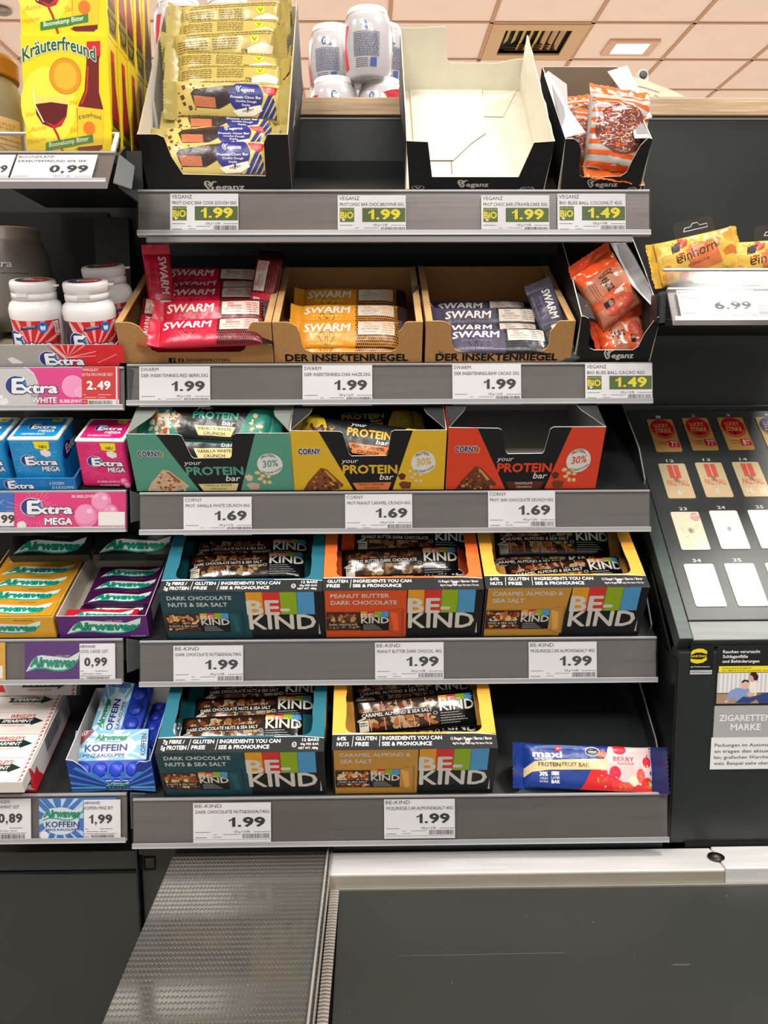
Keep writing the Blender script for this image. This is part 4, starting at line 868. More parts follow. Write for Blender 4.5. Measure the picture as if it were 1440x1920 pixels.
KR = [kraft_box(SH[1], 215, 508, (603, 606), 'brown kraft tray of red snack bars on the second shelf', 'social', 0.16, 1),
      kraft_box(SH[1], 510, 793, (604, 604), 'brown kraft tray of orange snack bars on the second shelf', 'der', 0.165, 2, notch=(.12, .20, .82, .88)),
      kraft_box(SH[1], 799, 1080, (604, 600), 'brown kraft tray of grey-violet snack bars on the second shelf', 'der', 0.165, 3, notch=(.13, .19, .82, .88))]
# ================================================================== WRAPPED BARS
def pillow(th, L, W, Th, seal, base, sealc, draw=None, area=(0, 0, 100, 30), back=None, pw=0.55, wr=0.0008, seed=1, mat='foil', sealw=None, nx=36, ny=12, crimp=True, bend=(0.25, -0.2), ragged=0.0):
    Lb = L - 2 * seal; ox = seed * 7.3
    def surf(u, v, off=0, side=1):
        x = (u - .5) * Lb; a = (2 * v - 1) * math.pi / 2
        e = max(0.0, 1 - abs(2 * u - 1) ** 5) ** .5
        ww = W * (1 - .07 * (1 - e) * 0 + .05 * (1 - e))
        y = ww / 2 * math.sin(a); z = Th / 2 * (e * .97 + .03) * max(0.0, math.cos(a)) ** pw * side
        nz = mn.noise(Vector((x * 60 + ox, y * 110, side * 3))) * wr * 1.2 + mn.noise(Vector((x * 160 + ox, y * 60, side * 5))) * wr * .6
        wrk = math.sin(y * 1400 + mn.noise(Vector((x * 40, ox, 0))) * 4) * wr * .9 * (abs(2 * u - 1) ** 4)
        k = max(0.0, math.cos(a)) ** .4; z += (nz + wrk) * k
        return Vector((x, y - off * 0, z + off * side)) + Vector((0, math.sin(a) * off * 3, 0))
    m = MB()
    for side in (1, -1):
        V = [surf(i / nx, j / ny, 0, side) for j in range(ny + 1) for i in range(nx + 1)]
        fs = [(j*(nx+1)+i, j*(nx+1)+i+1, (j+1)*(nx+1)+i+1, (j+1)*(nx+1)+i) for j in range(ny) for i in range(nx)]
        if side < 0: fs = [f[::-1] for f in fs]
        m.add(V, fs, base if side > 0 else (back or base), True)
    if draw:
        G = [[surf(i / nx, j / ny) for i in range(nx + 1)] for j in range(ny + 1)]
        def onbody(u, v, off):
            i = min(nx - 1, int(u * nx + 1e-6)); j = min(ny - 1, int(v * ny + 1e-6)); a, b = u * nx - i, v * ny - j
            q = (G[j][i] * (1 - a) + G[j][i + 1] * a) * (1 - b) + (G[j + 1][i] * (1 - a) + G[j + 1][i + 1] * a) * b
            t_ = (2 * v - 1) * math.pi / 2; off += 9e-5; return q + Vector((0, math.sin(t_) * off * 1.5, off))
        pr = Print(m, onbody, area, curved=(nx, ny), flat=True); draw(pr); pr.flush()
    m.build('wrapper', th, mat)
    sw = sealw or W
    for s in (0, 1):
        sc = sealc[s] if isinstance(sealc, list) else sealc
        m = MB(); sx = -1 if s == 0 else 1; b = bend[s]; n = 22; V = []; K = 6
        for j in range(n + 1):
            y = -sw / 2 * 1.03 + sw * 1.03 * j / n
            for i in range(K + 1):
                t = i / K; l = seal * t
                if i == K: l += (0.0009 if j % 2 else 0) + ragged * mn.noise(Vector((j * .7, ox, s)))
                zz = b * l * (1 + t) + (math.sin(i * math.pi) if not crimp else (0.00035 if i % 2 else -0.00035)) + mn.noise(Vector((t * 2 + ox, y * 120, s))) * wr * 1.6 * t
                if i == 0: y0 = y; 
                V.append((sx * (Lb / 2 + l - .0006), y, zz))
        fs = [(j*(K+1)+i, j*(K+1)+i+1, (j+1)*(K+1)+i+1, (j+1)*(K+1)+i) for j in range(n) for i in range(K)]
        if sx > 0: pass
        m.add(V, fs, sc, True); m.build('end_seal', th, mat)
    return surf

def barM(SHm, px, py, z, aw, tilt=0, yaw=0, y=None):
    """bar centre on the pixel ray at height z (or depth y) of the box frame; aw: world pitch of the face"""
    q = hit(SHm, px, py, 2, z) if y is None else hit(SHm, px, py, 1, y)
    return Matrix.Translation(SHm @ q) @ rot(aw, yaw) @ Matrix.Rotation(math.radians(tilt), 4, 'Z')

# --- drawings, area 0..L*10, y down
def d_kind(var):
    V = VAR[var]
    def d(p):   # 0..1000 x 0..330
        p.nuts(30, 20, 690, 315, [tuple(int(q * .72) for q in c) for c in V['nut']], 120, 3, 1.5, .16, (52, 32, 24))
        for k in range(5): p.line([(110 + k * 120, 20), (130 + k * 120, 310)], 6, (40, 26, 22) if var != 'ca' else (206, 170, 150), 3.2)
        p.rect(0, 0, 1000, 22, (18, 18, 20), 3.6, nx=16); p.rect(0, 120, 690, 178, (20, 19, 20), 3.6, nx=16); p.text(V['bar'], 60, 132, 640, 164, (226, 224, 218), 5, bold=.02)
        p.ring(664, 184, 16, 14, 4, (220, 220, 214), 4)
        p.rect(0, 300, 1000, 330, (18, 18, 20), 3.6, nx=16)
        p.rect(690, 0, 1000, 330, (18, 18, 20), 3.6, nx=8, ny=4); kindlogo(p, 700, 20, 990, 78, 170, 4)
        for k in range(5): p.greek(704, 186 + k * 24, 860 + 22 * (k % 4), 200 + k * 24, (170, 170, 168), 5, k)
        p.rect(34, 196, 110, 300, (222, 216, 196), 4); p.greek(42, 210, 100, 250, (60, 50, 40), 5, 2, rows=2); p.line([(20, 196), (90, 170)], 18, (206, 204, 198), 4)
    return d
def d_veg(p):   # 0..1000 x 0..330
    yl = (232, 214, 132)
    for x, y, r in ((80, 60, 24), (150, 30, 14), (70, 150, 26), (90, 205, 20), (150, 240, 24), (200, 250, 10), (40, 280, 12), (180, 60, 9), (30, 110, 10), (270, 36, 10)): p.poly([(x - r, y - r * .6), (x + r * .4, y - r), (x + r, y + r * .3), (x - r * .2, y + r)], (84, 44, 30), 2); p.poly([(x - r * .6, y - r * .3), (x + r * .4, y - r * .5), (x + r * .2, y + r * .4)], (130, 78, 50), 2.4)
    p.poly([(150, 110), (190, 70), (470, 30), (560, 20), (640, 90), (560, 170), (430, 240), (200, 235)], (52, 38, 34), 2)
    p.poly([(180, 128), (390, 142), (400, 232), (196, 226)], (190, 112, 74), 3); p.nuts(190, 140, 390, 222, [(120, 60, 40), (160, 84, 56)], 14, 4, 3.4, .1)
    for k in range(7): p.line([(200 + 45 * k, 108 - 6 * k), (240 + 48 * k, 60 - 5 * k)], 7, (92, 72, 62), 2.6)
    p.ell(690, 120, 165, 150, (42, 48, 128), 3.4, n=28); p.poly([(560, 250), (830, 190), (850, 240), (760, 290), (620, 300)], (236, 232, 214), 4)
    p.text('vegan', 650, 236, 760, 262, (60, 60, 60), 5, shear=.3, tilt=20)
    veg_logo(p, 590, 44, 770, 78, (240, 240, 240), 5); p.text('Protein Choc Bar', 540, 118, 840, 140, (236, 232, 220), 5, bold=.03); p.text('Cookie Dough', 590, 156, 790, 174, (236, 232, 220), 5, bold=.02); p.text('Style', 650, 188, 730, 206, (236, 232, 220), 5, bold=.02)
    for k in range(4): p.poly([(800 + k * 50, 300), (930 + k * 20, 60 + k * 60), (950 + k * 15, 90 + k * 60), (840 + k * 50, 300)] if k < 3 else [(960, 300), (985, 250), (985, 300)], (44, 50, 124), 3.6)
    p.poly([(830, 20), (990, 30), (970, 90), (920, 104), (860, 70)], (206, 40, 44), 4); p.greek(860, 36, 960, 84, (240, 190, 190), 5, 3, rows=4, fill=.3)
    p.greek(20, 296, 990, 316, (92, 76, 40), 2, 8)
    p.rect(0, 318, 1000, 330, yl, 1.2, nx=10)
def d_vegback(p):
    b = (112, 98, 52)
    p.greek(120, 24, 1000, 44, b, 2, 4); p.greek(90, 48, 960, 66, b, 2, 5); p.greek(30, 86, 330, 210, b, 2, 6, rows=5, fill=.42); p.greek(380, 80, 640, 200, b, 2, 7, rows=5, fill=.42)
    p.ell(800, 110, 44, 42, (226, 216, 40), 2.4); p.text('V', 776, 90, 824, 132, (70, 130, 40), 4, bold=.03)
    p.greek(20, 232, 1000, 256, b, 2, 8); p.greek(60, 268, 900, 290, b, 2, 9); p.greek(30, 304, 600, 322, b, 2, 3); p.poly([(720, 200), (860, 150), (980, 180), (960, 250), (720, 260)], (226, 222, 200), 3); p.text('50g', 660, 200, 720, 224, (70, 64, 40), 4)
def d_swarm(c, dots, flav, pal):
    def d(p):   # 0..1000 x 0..330
        p.rect(560, 0, 1000, 330, dots[1], 1)
        for j in range(11):
            for i in range(22): p.ell(572 + i * 20 + (10 if j % 2 else 0), 16 + j * 31, 8.4, 12.5, dots[0], 2, n=6)
        p.rect(590, 30, 960, 190, (222, 212, 198), 4, nx=6, ny=3); p.line([(590, 34), (960, 34)], 4, pal, 5); p.line([(820, 30), (820, 190)], 3, pal, 5)
        for i, t in enumerate(flav): p.text(t, 650, 48 + i * 34, 650 + 20 * len(t), 70 + i * 34, pal, 5, bold=.03)
        p.text('20% PROTEIN', 620, 48 + len(flav) * 34, 800, 68 + len(flav) * 34, (110, 100, 92), 5); p.greek(640, 150, 780, 164, (120, 110, 100), 5, 3); p.greek(832, 46, 950, 176, pal, 5, 5, rows=5, fill=.4)
        p.text('SWARM', 40, 58, 500, 150, (236, 232, 226), 4, bold=.035, shear=.12); p.text('PROTEIN', 130, 176, 420, 206, tuple(min(255, int(k * 1.2) + 30) for k in c), 4)
        k_ = dots[0]
        p.line([(270, 90), (230, 150), (270, 230), (310, 150), (270, 90)], 6, k_, 3); p.line([(230, 150), (180, 190), (250, 300)], 5, k_, 3); p.line([(310, 150), (360, 190), (290, 300)], 5, k_, 3); p.line([(255, 230), (262, 310)], 4, k_, 3); p.line([(285, 230), (278, 310)], 4, k_, 3)
        p.text('DER INSEKTENRIEGEL', 90, 276, 440, 300, tuple(min(255, int(k * 1.15) + 50) for k in c), 4, bold=.02)
    return d
def d_corny(cc, flav, strip, stript, pal):
    def d(p):
        p.poly([(160, 0), (260, 0), (400, 330), (300, 330)], (22, 24, 26), 1.2); p.poly([(260, 0), (860, 0), (720, 330), (400, 330)], (22, 24, 26), 1.2)
        p.nuts(20, 60, 300, 320, pal, 60, 5, 2, .14); p.text('your', 400, 20, 520, 54, WHITE, 4, shear=.3); p.text('PROTEIN', 380, 80, 740, 150, cc, 4, bold=.05); p.text('bar', 620, 160, 720, 200, WHITE, 4, shear=.2)
        p.poly([(400, 214), (730, 214), (700, 300), (440, 300)], strip, 3); p.text(flav, 430, 226, 700, 250, stript, 5, bold=.03); p.text('CRUNCH', 480, 266, 650, 290, stript, 5)
        p.nuts(830, 60, 960, 260, [(226, 190, 122), (240, 214, 160)], 8, 6, 2, .16)
    return d
def lst(root_fn, name, cat, group, items, first=None):
    """items: (matrix, label[, yaw]); the first builds the prototype, the rest copy it"""
    root = None
    for M, lab in items:
        if root is None: root = thing(name, lab, cat, M, group); root_fn(root)
        else: dup(root, M, lab)
    return root
def kindbar(var, seed=1): return lambda th: pillow(th, .150, .034, .017, .014, (18, 18, 20), VAR[var]['seal'], d_kind(var), (0, 0, 1000, 330), back=(18, 18, 20), pw=.45, wr=.0006, seed=seed, mat='film')
K = lambda i: KB[i][0]
lst(kindbar('dark'), 'snack_bar', 'snack bar', 'dark chocolate nut bars', [
    (barM(K(0), 462, 1066, .030, 42, 2), 'front dark chocolate nut bar in the teal carton on the fourth shelf'),
    (barM(K(0), 470, 1040, .030, 42, 1), 'rear dark chocolate nut bar in the teal carton on the fourth shelf'),
    (barM(K(3), 453, 1374, .034, 42, 3, -2), 'frontmost dark chocolate nut bar in the teal carton on the lowest shelf'),
    (barM(K(3), 477, 1338, .034, 42, 2), 'middle dark chocolate nut bar in the teal carton on the lowest shelf'),
    (barM(K(3), 492, 1305, .036, 42, 1), 'rearmost dark chocolate nut bar in the teal carton on the lowest shelf')])
lst(kindbar('pb', 2), 'snack_bar', 'snack bar', 'peanut butter nut bars', [
    (barM(K(1), 764, 1087, .024, 38, 1), 'half-hidden nut bar behind the front edge of the orange carton'),
    (barM(K(1), 750, 1058, .034, 58, 2), 'upright peanut nut bar facing front in the orange carton'),
    (barM(K(1), 772, 1016, .042, 60, -2), 'dark rear nut bar half under the rail in the orange carton')])
lst(kindbar('ca', 3), 'snack_bar', 'snack bar', 'caramel almond nut bars', [
    (barM(K(2), 1060, 1080, .030, 44, 5), 'front tilted caramel almond bar in the yellow carton on the fourth shelf'),
    (barM(K(2), 1022, 1064, .026, 42, 0), 'middle caramel almond bar in the yellow carton on the fourth shelf'),
    (barM(K(2), 1034, 1018, .042, 58, 0), 'rear dark caramel almond bar in the yellow carton on the fourth shelf'),
    (barM(K(4), 782, 1374, .026, 40, -1), 'lowest half-hidden caramel almond bar in the yellow carton on the lowest shelf'),
    (barM(K(4), 778, 1338, .042, 62, 5), 'large upright caramel almond bar in the yellow carton on the lowest shelf'),
    (barM(K(4), 772, 1303, .038, 48, 4), 'rear caramel almond bar in the yellow carton on the lowest shelf')])

RED = (214, 34, 66); YEL = (232, 158, 44); VIO = (84, 78, 98)
def swbar(c, dots, flav, pal, seed=1): return lambda th: pillow(th, .125, .033, .014, .011, c, [c, dots[0]], d_swarm(c, dots, flav, pal), (0, 0, 1000, 330), pw=.5, wr=.0007, seed=seed)
Q = lambda i: KR[i][0]
lst(swbar(RED, ((34, 10, 16), (150, 46, 46)), ('RED', 'BERRIES'), (206, 60, 70)), 'snack_bar', 'snack bar', 'red insect protein bars', [
    (barM(Q(0), 386, 638, .028, 42, 3, y=.036) @ Matrix.Scale(.92, 4), 'frontmost red snack bar in the left kraft tray'),
    (barM(Q(0), 396, 624, .030, 50, 2.5), 'second red snack bar from the front in the left kraft tray'),
    (barM(Q(0), 401, 592, .034, 66, 1.5), 'red snack bar with full white label in the middle of the left kraft tray'),
    (barM(Q(0), 402, 563, .030, 50, 1), 'red snack bar just behind the one with the full white label'),
    (barM(Q(0), 404, 546, .028, 42, 0), 'half-hidden red snack bar in the back of the left kraft tray'),
    (barM(Q(0), 400, 527, .034, 55, -1), 'rearmost lying red snack bar in the left kraft tray'),
    (barM(Q(0), 302, 553, .036, 80, -86, 16) @ Matrix.Scale(.86, 4), 'red snack bar standing on end at the back left of the kraft tray'),
    (barM(Q(0), 493, 562, .036, 80, 82, -18) @ Matrix.Scale(.86, 4), 'red snack bar standing on end at the back right of the kraft tray'),
    (barM(Q(0), 287, 606, .024, 40, 68, 34) @ Matrix.Scale(.8, 4), 'red snack bar lying lengthwise along the left kraft wall')])
lst(swbar(YEL, ((48, 28, 34), (200, 136, 46)), ('CHIA', 'HAZELNUT'), (222, 150, 70), 2), 'snack_bar', 'snack bar', 'orange insect protein bars', [
    (barM(Q(1), 654, 650, .012, 56, 0, y=.031), 'lowest orange snack bar almost hidden by the kraft front'),
    (barM(Q(1), 655, 629, .024, 66, 0, y=.036), 'front orange snack bar lying on another in the middle kraft tray'),
    (barM(Q(1), 655, 597, .022, 52, 0), 'middle orange snack bar in the middle kraft tray'),
    (barM(Q(1), 657, 567, .020, 60, 0), 'rear orange snack bar in the middle kraft tray')])
lst(swbar(VIO, ((18, 18, 20), (66, 68, 74)), ('RAW', 'CACAO'), (120, 110, 108), 3), 'snack_bar', 'snack bar', 'grey-violet insect protein bars', [
    (barM(Q(2), 934, 643, .014, 50, 0), 'front grey-violet snack bar in the right kraft tray'),
    (barM(Q(2), 920, 631, .014, 50, 0), 'grey-violet snack bar right behind the front one in the right kraft tray'),
    (barM(Q(2), 918, 605, .020, 62, 0), 'grey-violet snack bar facing front in the middle of the right kraft tray'),
    (barM(Q(2), 902, 589, .016, 52, 0), 'rear grey-violet snack bar in the right kraft tray'),
    (barM(Q(2), 1034, 604, .026, 60, -66, -24) @ Matrix.Scale(.85, 4), 'grey-violet snack bar leaning against the right wall of its tray'),
    (barM(Q(2), 818, 604, .014, 58, -74, 58) @ Matrix.Scale(.7, 4), 'grey-violet snack bar squeezed against the left wall of its tray')])
C_ = lambda i: PB[i][0]
lst(lambda th: pillow(th, .150, .04, .018, .012, (44, 140, 124), (44, 140, 124), d_corny((60, 160, 140), 'VANILLA WHITE', (236, 218, 152), (60, 56, 40), FOODW), (0, 0, 1000, 330), wr=.001), 'snack_bar', 'snack bar', 'mint green protein bars', [
    (barM(C_(0), 392, 796, .052, 60, -4), 'upper green protein bar lying in the mint carton'),
    (barM(C_(0), 390, 836, .034, 66, 0), 'lower green protein bar seen through the mint carton notch')])
lst(lambda th: pillow(th, .150, .04, .018, .012, (222, 190, 44), (222, 190, 44), d_corny((226, 190, 60), 'PEANUT CARAMEL', (236, 140, 70), (50, 36, 40), FOODB), (0, 0, 1000, 330), wr=.001, seed=2), 'snack_bar', 'snack bar', 'yellow protein bars', [
    (barM(C_(1), 678, 828, .036, 66, -8), 'yellow protein bar seen through the notch of the yellow carton'),
    (barM(C_(1), 668, 800, .022, 40, 4), 'dim yellow protein bar at the back of the yellow carton')])

# --- fruit bar lying alone on the lowest shelf
MX = SH[4]
q = hit(MX, 1101, 1440, 2, .012)
fb = thing('fruit_bar', 'blue, white and red berry fruit bar lying alone on the lowest shelf', 'snack bar', Matrix.Translation(MX @ q) @ rot(64, -3) @ Matrix.Rotation(math.radians(-1.5), 4, 'Z'))
def d_maxi(p):  # 0..1000 x 0..330
    p.poly([(660, 0), (1000, 0), (1000, 330), (560, 330), (590, 150), (640, 60)], (226, 196, 196), 1.5); p.poly([(420, 330), (520, 170), (640, 180), (700, 330)], (222, 38, 46), 2); p.poly([(700, 330), (640, 190), (760, 260), (1000, 290), (1000, 330)], (226, 60, 60), 2)
    p.poly([(0, 190), (80, 130), (300, 110), (560, 96), (650, 96), (640, 170), (560, 176), (200, 190), (60, 210), (0, 250)], (226, 204, 150), 3)
    p.text('PROTEIN', 110, 136, 280, 164, (78, 62, 60), 5, bold=.04); p.text('FRUIT BAR', 292, 130, 500, 160, (88, 74, 70), 5)
    p.text('maxi', 70, 50, 290, 98, (238, 240, 244), 4, bold=.045); p.text('NUTRITION', 82, 104, 216, 120, (238, 240, 244), 4, bold=.03); p.ell(262, 30, 24, 22, (212, 40, 40), 4); p.text('+', 252, 22, 272, 38, WHITE, 5, bold=.06)
    p.text('30%', 118, 206, 180, 236, WHITE, 4, bold=.06); p.text('HIGH', 122, 244, 180, 262, (200, 206, 220), 4); p.text('PROTEIN', 118, 270, 182, 284, (200, 206, 220), 4); p.rect(208, 200, 268, 230, (190, 196, 210), 4); p.text('6', 226, 202, 250, 228, WHITE, 5, bold=.05); p.text('LAYER', 208, 238, 272, 256, WHITE, 4); p.text('BAR', 210, 264, 272, 288, WHITE, 4, bold=.05)
    p.ring(530, 44, 54, 34, 6, (210, 212, 214), 3); p.ell(530, 44, 46, 28, (40, 44, 52), 3); p.text('maxi', 500, 34, 562, 52, WHITE, 4)
    p.text('BERRY', 690, 76, 850, 108, (214, 52, 60), 5, bold=.03); p.text('FLAVOUR', 720, 116, 850, 132, (206, 84, 88), 5)
    rg = random.Random(3)
    for x, y, rx, ry, c in ((740, 22, 54, 36, (216, 30, 48)), (700, 196, 46, 52, (212, 40, 66)), (900, 210, 34, 54, (224, 90, 80)), (955, 110, 36, 40, (216, 40, 54)), (955, 270, 50, 50, (220, 52, 48)), (620, 250, 60, 34, (218, 60, 48)), (780, 290, 60, 30, (222, 82, 60)), (845, 250, 34, 40, (240, 222, 176)), (600, 60, 40, 30, (220, 90, 60))):
        p.ell(x, y, rx, ry, c, 3, n=14)
        for k in range(16): a = rg.uniform(0, 6.28); r = rg.uniform(0, .8); p.ell(x + rx * r * math.cos(a), y + ry * r * math.sin(a), rx * .12, ry * .1, tuple(min(255, int(k2 * 1.25) + 20) for k2 in c), 3.6, n=6)
    p.poly([(560, 230), (580, 250), (566, 280)], (120, 170, 50), 4); p.poly([(960, 250), (990, 240), (990, 290), (970, 300)], (130, 180, 60), 4)
    for k in range(3): p.ring(330, 30 + k * 8, 260, 24, 2, (180, 196, 226), 2.4, a0=10, a1=170)
pillow(fb, .150, .043, .020, .012, (28, 60, 140), [(26, 56, 134), (22, 40, 96)], d_maxi, (0, 0, 1000, 330), back=(28, 60, 140), wr=.0011, seed=4, bend=(.5, .7), pw=.5)

# ================================================================== BLACK CARTONS ON THE TOP SHELF
def vmark(p, cx, cy, r, c): p.ring(cx, cy, r, r * 1.0, r * .14, c, 2, n=20); p.text('V', cx - r * .5, cy - r * .5, cx + r * .5, cy + r * .6, c, 3, bold=.03)
A1 = 40
def tilt_frame(px, py, a, Y=0.928): return Matrix.Translation(P(px, py, Y)) @ rot(a)
VBLK = (17, 18, 19); VWHT = (214, 210, 200); VEDGE = (196, 180, 150)
# full box of cookie dough bars
M1 = tilt_frame(405, 362, A1)
a, b = hit(M1, 256, 250, 1, 0), hit(M1, 540, 254, 1, 0); w = b.x - a.x; h = (a.z + b.z) / 2; M1 = M1 @ Matrix.Translation(((a.x + b.x) / 2, 0, 0))
v1 = thing('snack_carton', 'black carton with white lining full of yellow wrapped bars on the top shelf', 'box', M1, 'black snack cartons')
X = lambda k: -w/2 + w * k; d = .235
def dv(p): veg_logo(p, 40, 84, 67, 94, (214, 210, 202), 2)
rg = random.Random(8)
def ragged(y0, z0, y1, z1, n, amp, rg=rg): return [(y0 + (y1 - y0) * i / n + rg.uniform(-amp, amp) * .4, z0 + (z1 - z0) * i / n + rg.uniform(-amp, amp)) for i in range(n + 1)]
walls(v1, w, d, h, VBLK, VWHT, VEDGE, t=.0014, front=[(X(0), 0), (X(1), 0), (X(1), h), (X(.865), h * 1.0), (X(.835), h * .86), (X(.825), h * .30), (X(.26), h * .33), (X(.20), h * .64), (X(.175), h * .95), (X(.13), h), (X(0), h)],
      draw=(dv, (0, 0, 100, 100)), sidep=[(0, 0), (d, 0), (d, h + .038)] + ragged(d - .004, h + .038, .01, h, 26, .0005) + [(0, h)], back_h=h + .034, sdraw=lambda m, s: s > 0 and Print(m, face_fn((w/2, .04, h * .2), (0, .1, 0), (0, 0, h * .75), (1, 0, 0)), (0, 0, 100, 100)).text('veganz', 20, 30, 82, 52, (190, 188, 182), 3, bold=.03))
def vb(th): pillow(th, .130, .036, .017, .013, (206, 188, 108), (184, 168, 94), d_veg, (0, 0, 1000, 330), back=(190, 172, 96), wr=.0008, seed=6, bend=(.1, .1))
def vbb(th): pillow(th, .132, .036, .018, .013, (190, 172, 92), (172, 156, 84), d_vegback, (0, 0, 1000, 330), back=(190, 172, 96), wr=.0010, seed=9, bend=(.5, .6))
BY = lambda px, py, y, aw, t=0, yw=0: barM(M1, px, py, 0, aw, t, yw, y=y)
lst(vb, 'snack_bar', 'snack bar', 'yellow bars showing their blue front', [
    (BY(402, 303, .018, 84, 1), 'frontmost yellow bar with blue emblem in the black carton notch'),
    (BY(404, 268, .040, 60, 1), 'second yellow bar from the front, foreshortened blue emblem'),
    (BY(420, 240, .062, 60, -1), 'third yellow bar from the front, foreshortened blue emblem'),
    (BY(427, 193, .078, 92, -2), 'yellow bar fully facing front in the middle of the black carton')])
lst(vbb, 'snack_bar', 'snack bar', 'yellow bars showing their printed back', [
    (BY(432, 153, .118, 62, 1), 'yellow bar with back print just above the one fully facing front'),
    (BY(430, 128, .138, 62, -2), 'yellow bar with back print, fifth from the top of the pile'),
    (BY(424, 94, .160, 84, 4), 'large yellow bar with back print and white sticker in the upper pile'),
    (BY(432, 66, .185, 62, 2), 'yellow bar with back print, second from the top of the pile'),
    (BY(436, 40, .205, 80, 4), 'topmost yellow bar with back print in the black carton')])

# empty box with torn white inside
M2 = tilt_frame(900, 357, A1)
a, b = hit(M2, 762, 265, 1, 0), hit(M2, 1041, 264, 1, 0); w = b.x - a.x; h = (a.z + b.z) / 2; M2 = M2 @ Matrix.Translation(((a.x + b.x) / 2, 0, 0))
v2 = thing('snack_carton', 'empty black carton with torn white inside standing open on the top shelf', 'box', M2, 'black snack cartons')
def d2b(p): veg_logo(p, 37, 83, 58, 92, (206, 202, 196), 2); vmark(p, 9, 94, 4.2, (190, 188, 182)); p.line([(80, 99), (82, 93), (89, 93), (91, 99)], .8, (190, 188, 182), 2); p.text('BIO', 82.5, 96, 89, 100, (190, 188, 182), 2)
t = .0012; W2 = (224, 220, 204)
m = MB(); X = lambda k: -w/2 + w * k
m.panel([(x, 0, z) for x, z in [(X(0.03), 0), (X(.97), 0), (X(1), h), (X(.86), h * .97), (X(.785), h * .28), (X(.185), h * .28), (X(.145), h * .98), (X(.0), h)]], (0, -1, 0), t, VBLK, W2, (216, 206, 180))
d2b(Print(m, front_fn(w, h), (0, 0, 100, 100))); m.build('front_panel', v2, 'card')
db = .232; bz = lambda px, py: hit(M2, px, py, 1, db)
# left wall, right wall leaning outwards, back wall with its cut-away corner
m = MB(); lt = hit(M2, 763, 55, 1, db).z
m.panel([(X(0), t, 0), (X(0), db, 0), (X(0), db, lt)] + [(X(0), y, z) for y, z in ragged(db - .01, lt, .03, h * 1.12, 22, .0011)] + [(X(0), .001, h)], (-1, 0, 0), t, VBLK, W2, (220, 212, 190)); m.build('side_panel', v2, 'card')
bk = [hit(M2, *q_, 1, db) for q_ in ((763, 52), (836, 49), (838, 108), (842, 116), (880, 118), (930, 118), (960, 112), (983, 108))]
xr_ = bk[-1].x; m = MB()
pts = [(X(0) + t, db, 0), (xr_, db, 0)] + [(xr_, db, bk[-1].z)]
for i in range(len(bk) - 1, 0, -1):
    for q_ in range(5): f_ = q_ / 5; pts.append((bk[i].x + (bk[i-1].x - bk[i].x) * f_, db, bk[i].z + (bk[i-1].z - bk[i].z) * f_ + (rg.uniform(-.0007, .0007) if i in (4, 5, 6, 7, 1) else 0)))
pts.append((X(0) + t, db, bk[0].z)); m.panel(pts, (0, 1, 0), t, VBLK, W2, (220, 212, 190)); m.build('back_panel', v2, 'card')
m = MB(); apex = hit(M2, 990, 66, 1, db - .006)
m.panel([(X(1) - .003, t, 0), (xr_ + .001, db - .001, 0), (apex.x - .002, db - .006, apex.z - .042), (apex.x, db - .006, apex.z)] + [(x_, y_, z_) for x_, y_, z_ in [(apex.x + (X(1) - apex.x) * f_ + rg.uniform(-.0005, .0005), (db - .006) * (1 - f_) + .002 * f_, apex.z + (h - apex.z) * f_ + rg.uniform(-.0012, .0012)) for f_ in [k / 16 for k in range(1, 16)]]] + [(X(1), .001, h)], (1, 0, .2), t, VBLK, W2, (220, 212, 190)); m.build('side_panel', v2, 'card')
m = MB(); m.panel([(X(0) + t, t, 0), (X(1) - .004, t, 0), (xr_, db, 0), (X(0) + t, db, 0)], (0, 0, -1), t, VBLK, W2, W2); m.build('base_panel', v2, 'card')
# glue flaps lying on the floor of the box
fl = lambda q_, z: tuple(hit(M2, *q_, 2, z))
m = MB(); m.panel([fl(q_, .003) for q_ in ((768, 161), (903, 161), (906, 200), (911, 249), (884, 268), (850, 300), (778, 300))], (0, 0, 1), .0009, (228, 224, 208), W2, (150, 140, 120)); m.build('glue_flap', v2, 'card')
m = MB(); m.panel([fl(q_, .002) for q_ in ((904, 161), (973, 161), (943, 219), (907, 218))], (0, 0, 1), .0008, (222, 218, 202), W2, (130, 120, 104)); m.build('glue_flap', v2, 'card')
m = MB(); m.panel([fl(q_, .002) for q_ in ((844, 280), (845.6, 280), (848.5, 326), (847, 326))], (0, 0, 1), .0004, (120, 112, 100), W2, (130, 120, 104)); m.build('slot', v2, 'card')

# bliss ball cartons
def ball_box(M, xl_, yl_, xr_, yr_, label, d, inner, logo, gr='black snack cartons', notch=((.10, 1.0), (.16, .93), (.20, .80), (.215, .40), (.235, .30), (.27, .26), (.72, .28), (.78, .36), (.82, .60), (.88, .88), (.95, 1.02)), top_h=.03):
    a, b = hit(M, xl_, yl_, 1, 0), hit(M, xr_, yr_, 1, 0); w = b.x - a.x; h = (a.z + b.z) / 2; M = M @ Matrix.Translation(((a.x + b.x) / 2, 0, 0))
    th = thing('snack_carton', label, 'box', M, gr); X = lambda k: -w/2 + w * k
    front = [(X(.03), 0), (X(.97), 0), (X(1), h)] + [(X(k), h * z) for k, z in reversed(notch)] + [(X(0), h)]
    walls(th, w, d, h, VBLK, inner, (210, 206, 196), t=.0011, front=front, draw=(logo, (0, 0, 100, 100)), sidep=[(0, 0), (d, 0), (d, h + top_h), (d * .5, h + top_h * .6), (0, h)], back_h=h + top_h)
    return th, M, w, h
M3 = tilt_frame(1130, 357, 36)
def l3(p): veg_logo(p, 34, 83, 70, 92, (214, 210, 202), 2); p.line([(82, 99), (85, 94), (92, 94), (95, 99)], .9, (190, 188, 182), 2); p.text('BIO', 85, 96, 92, 100, (190, 188, 182), 2)
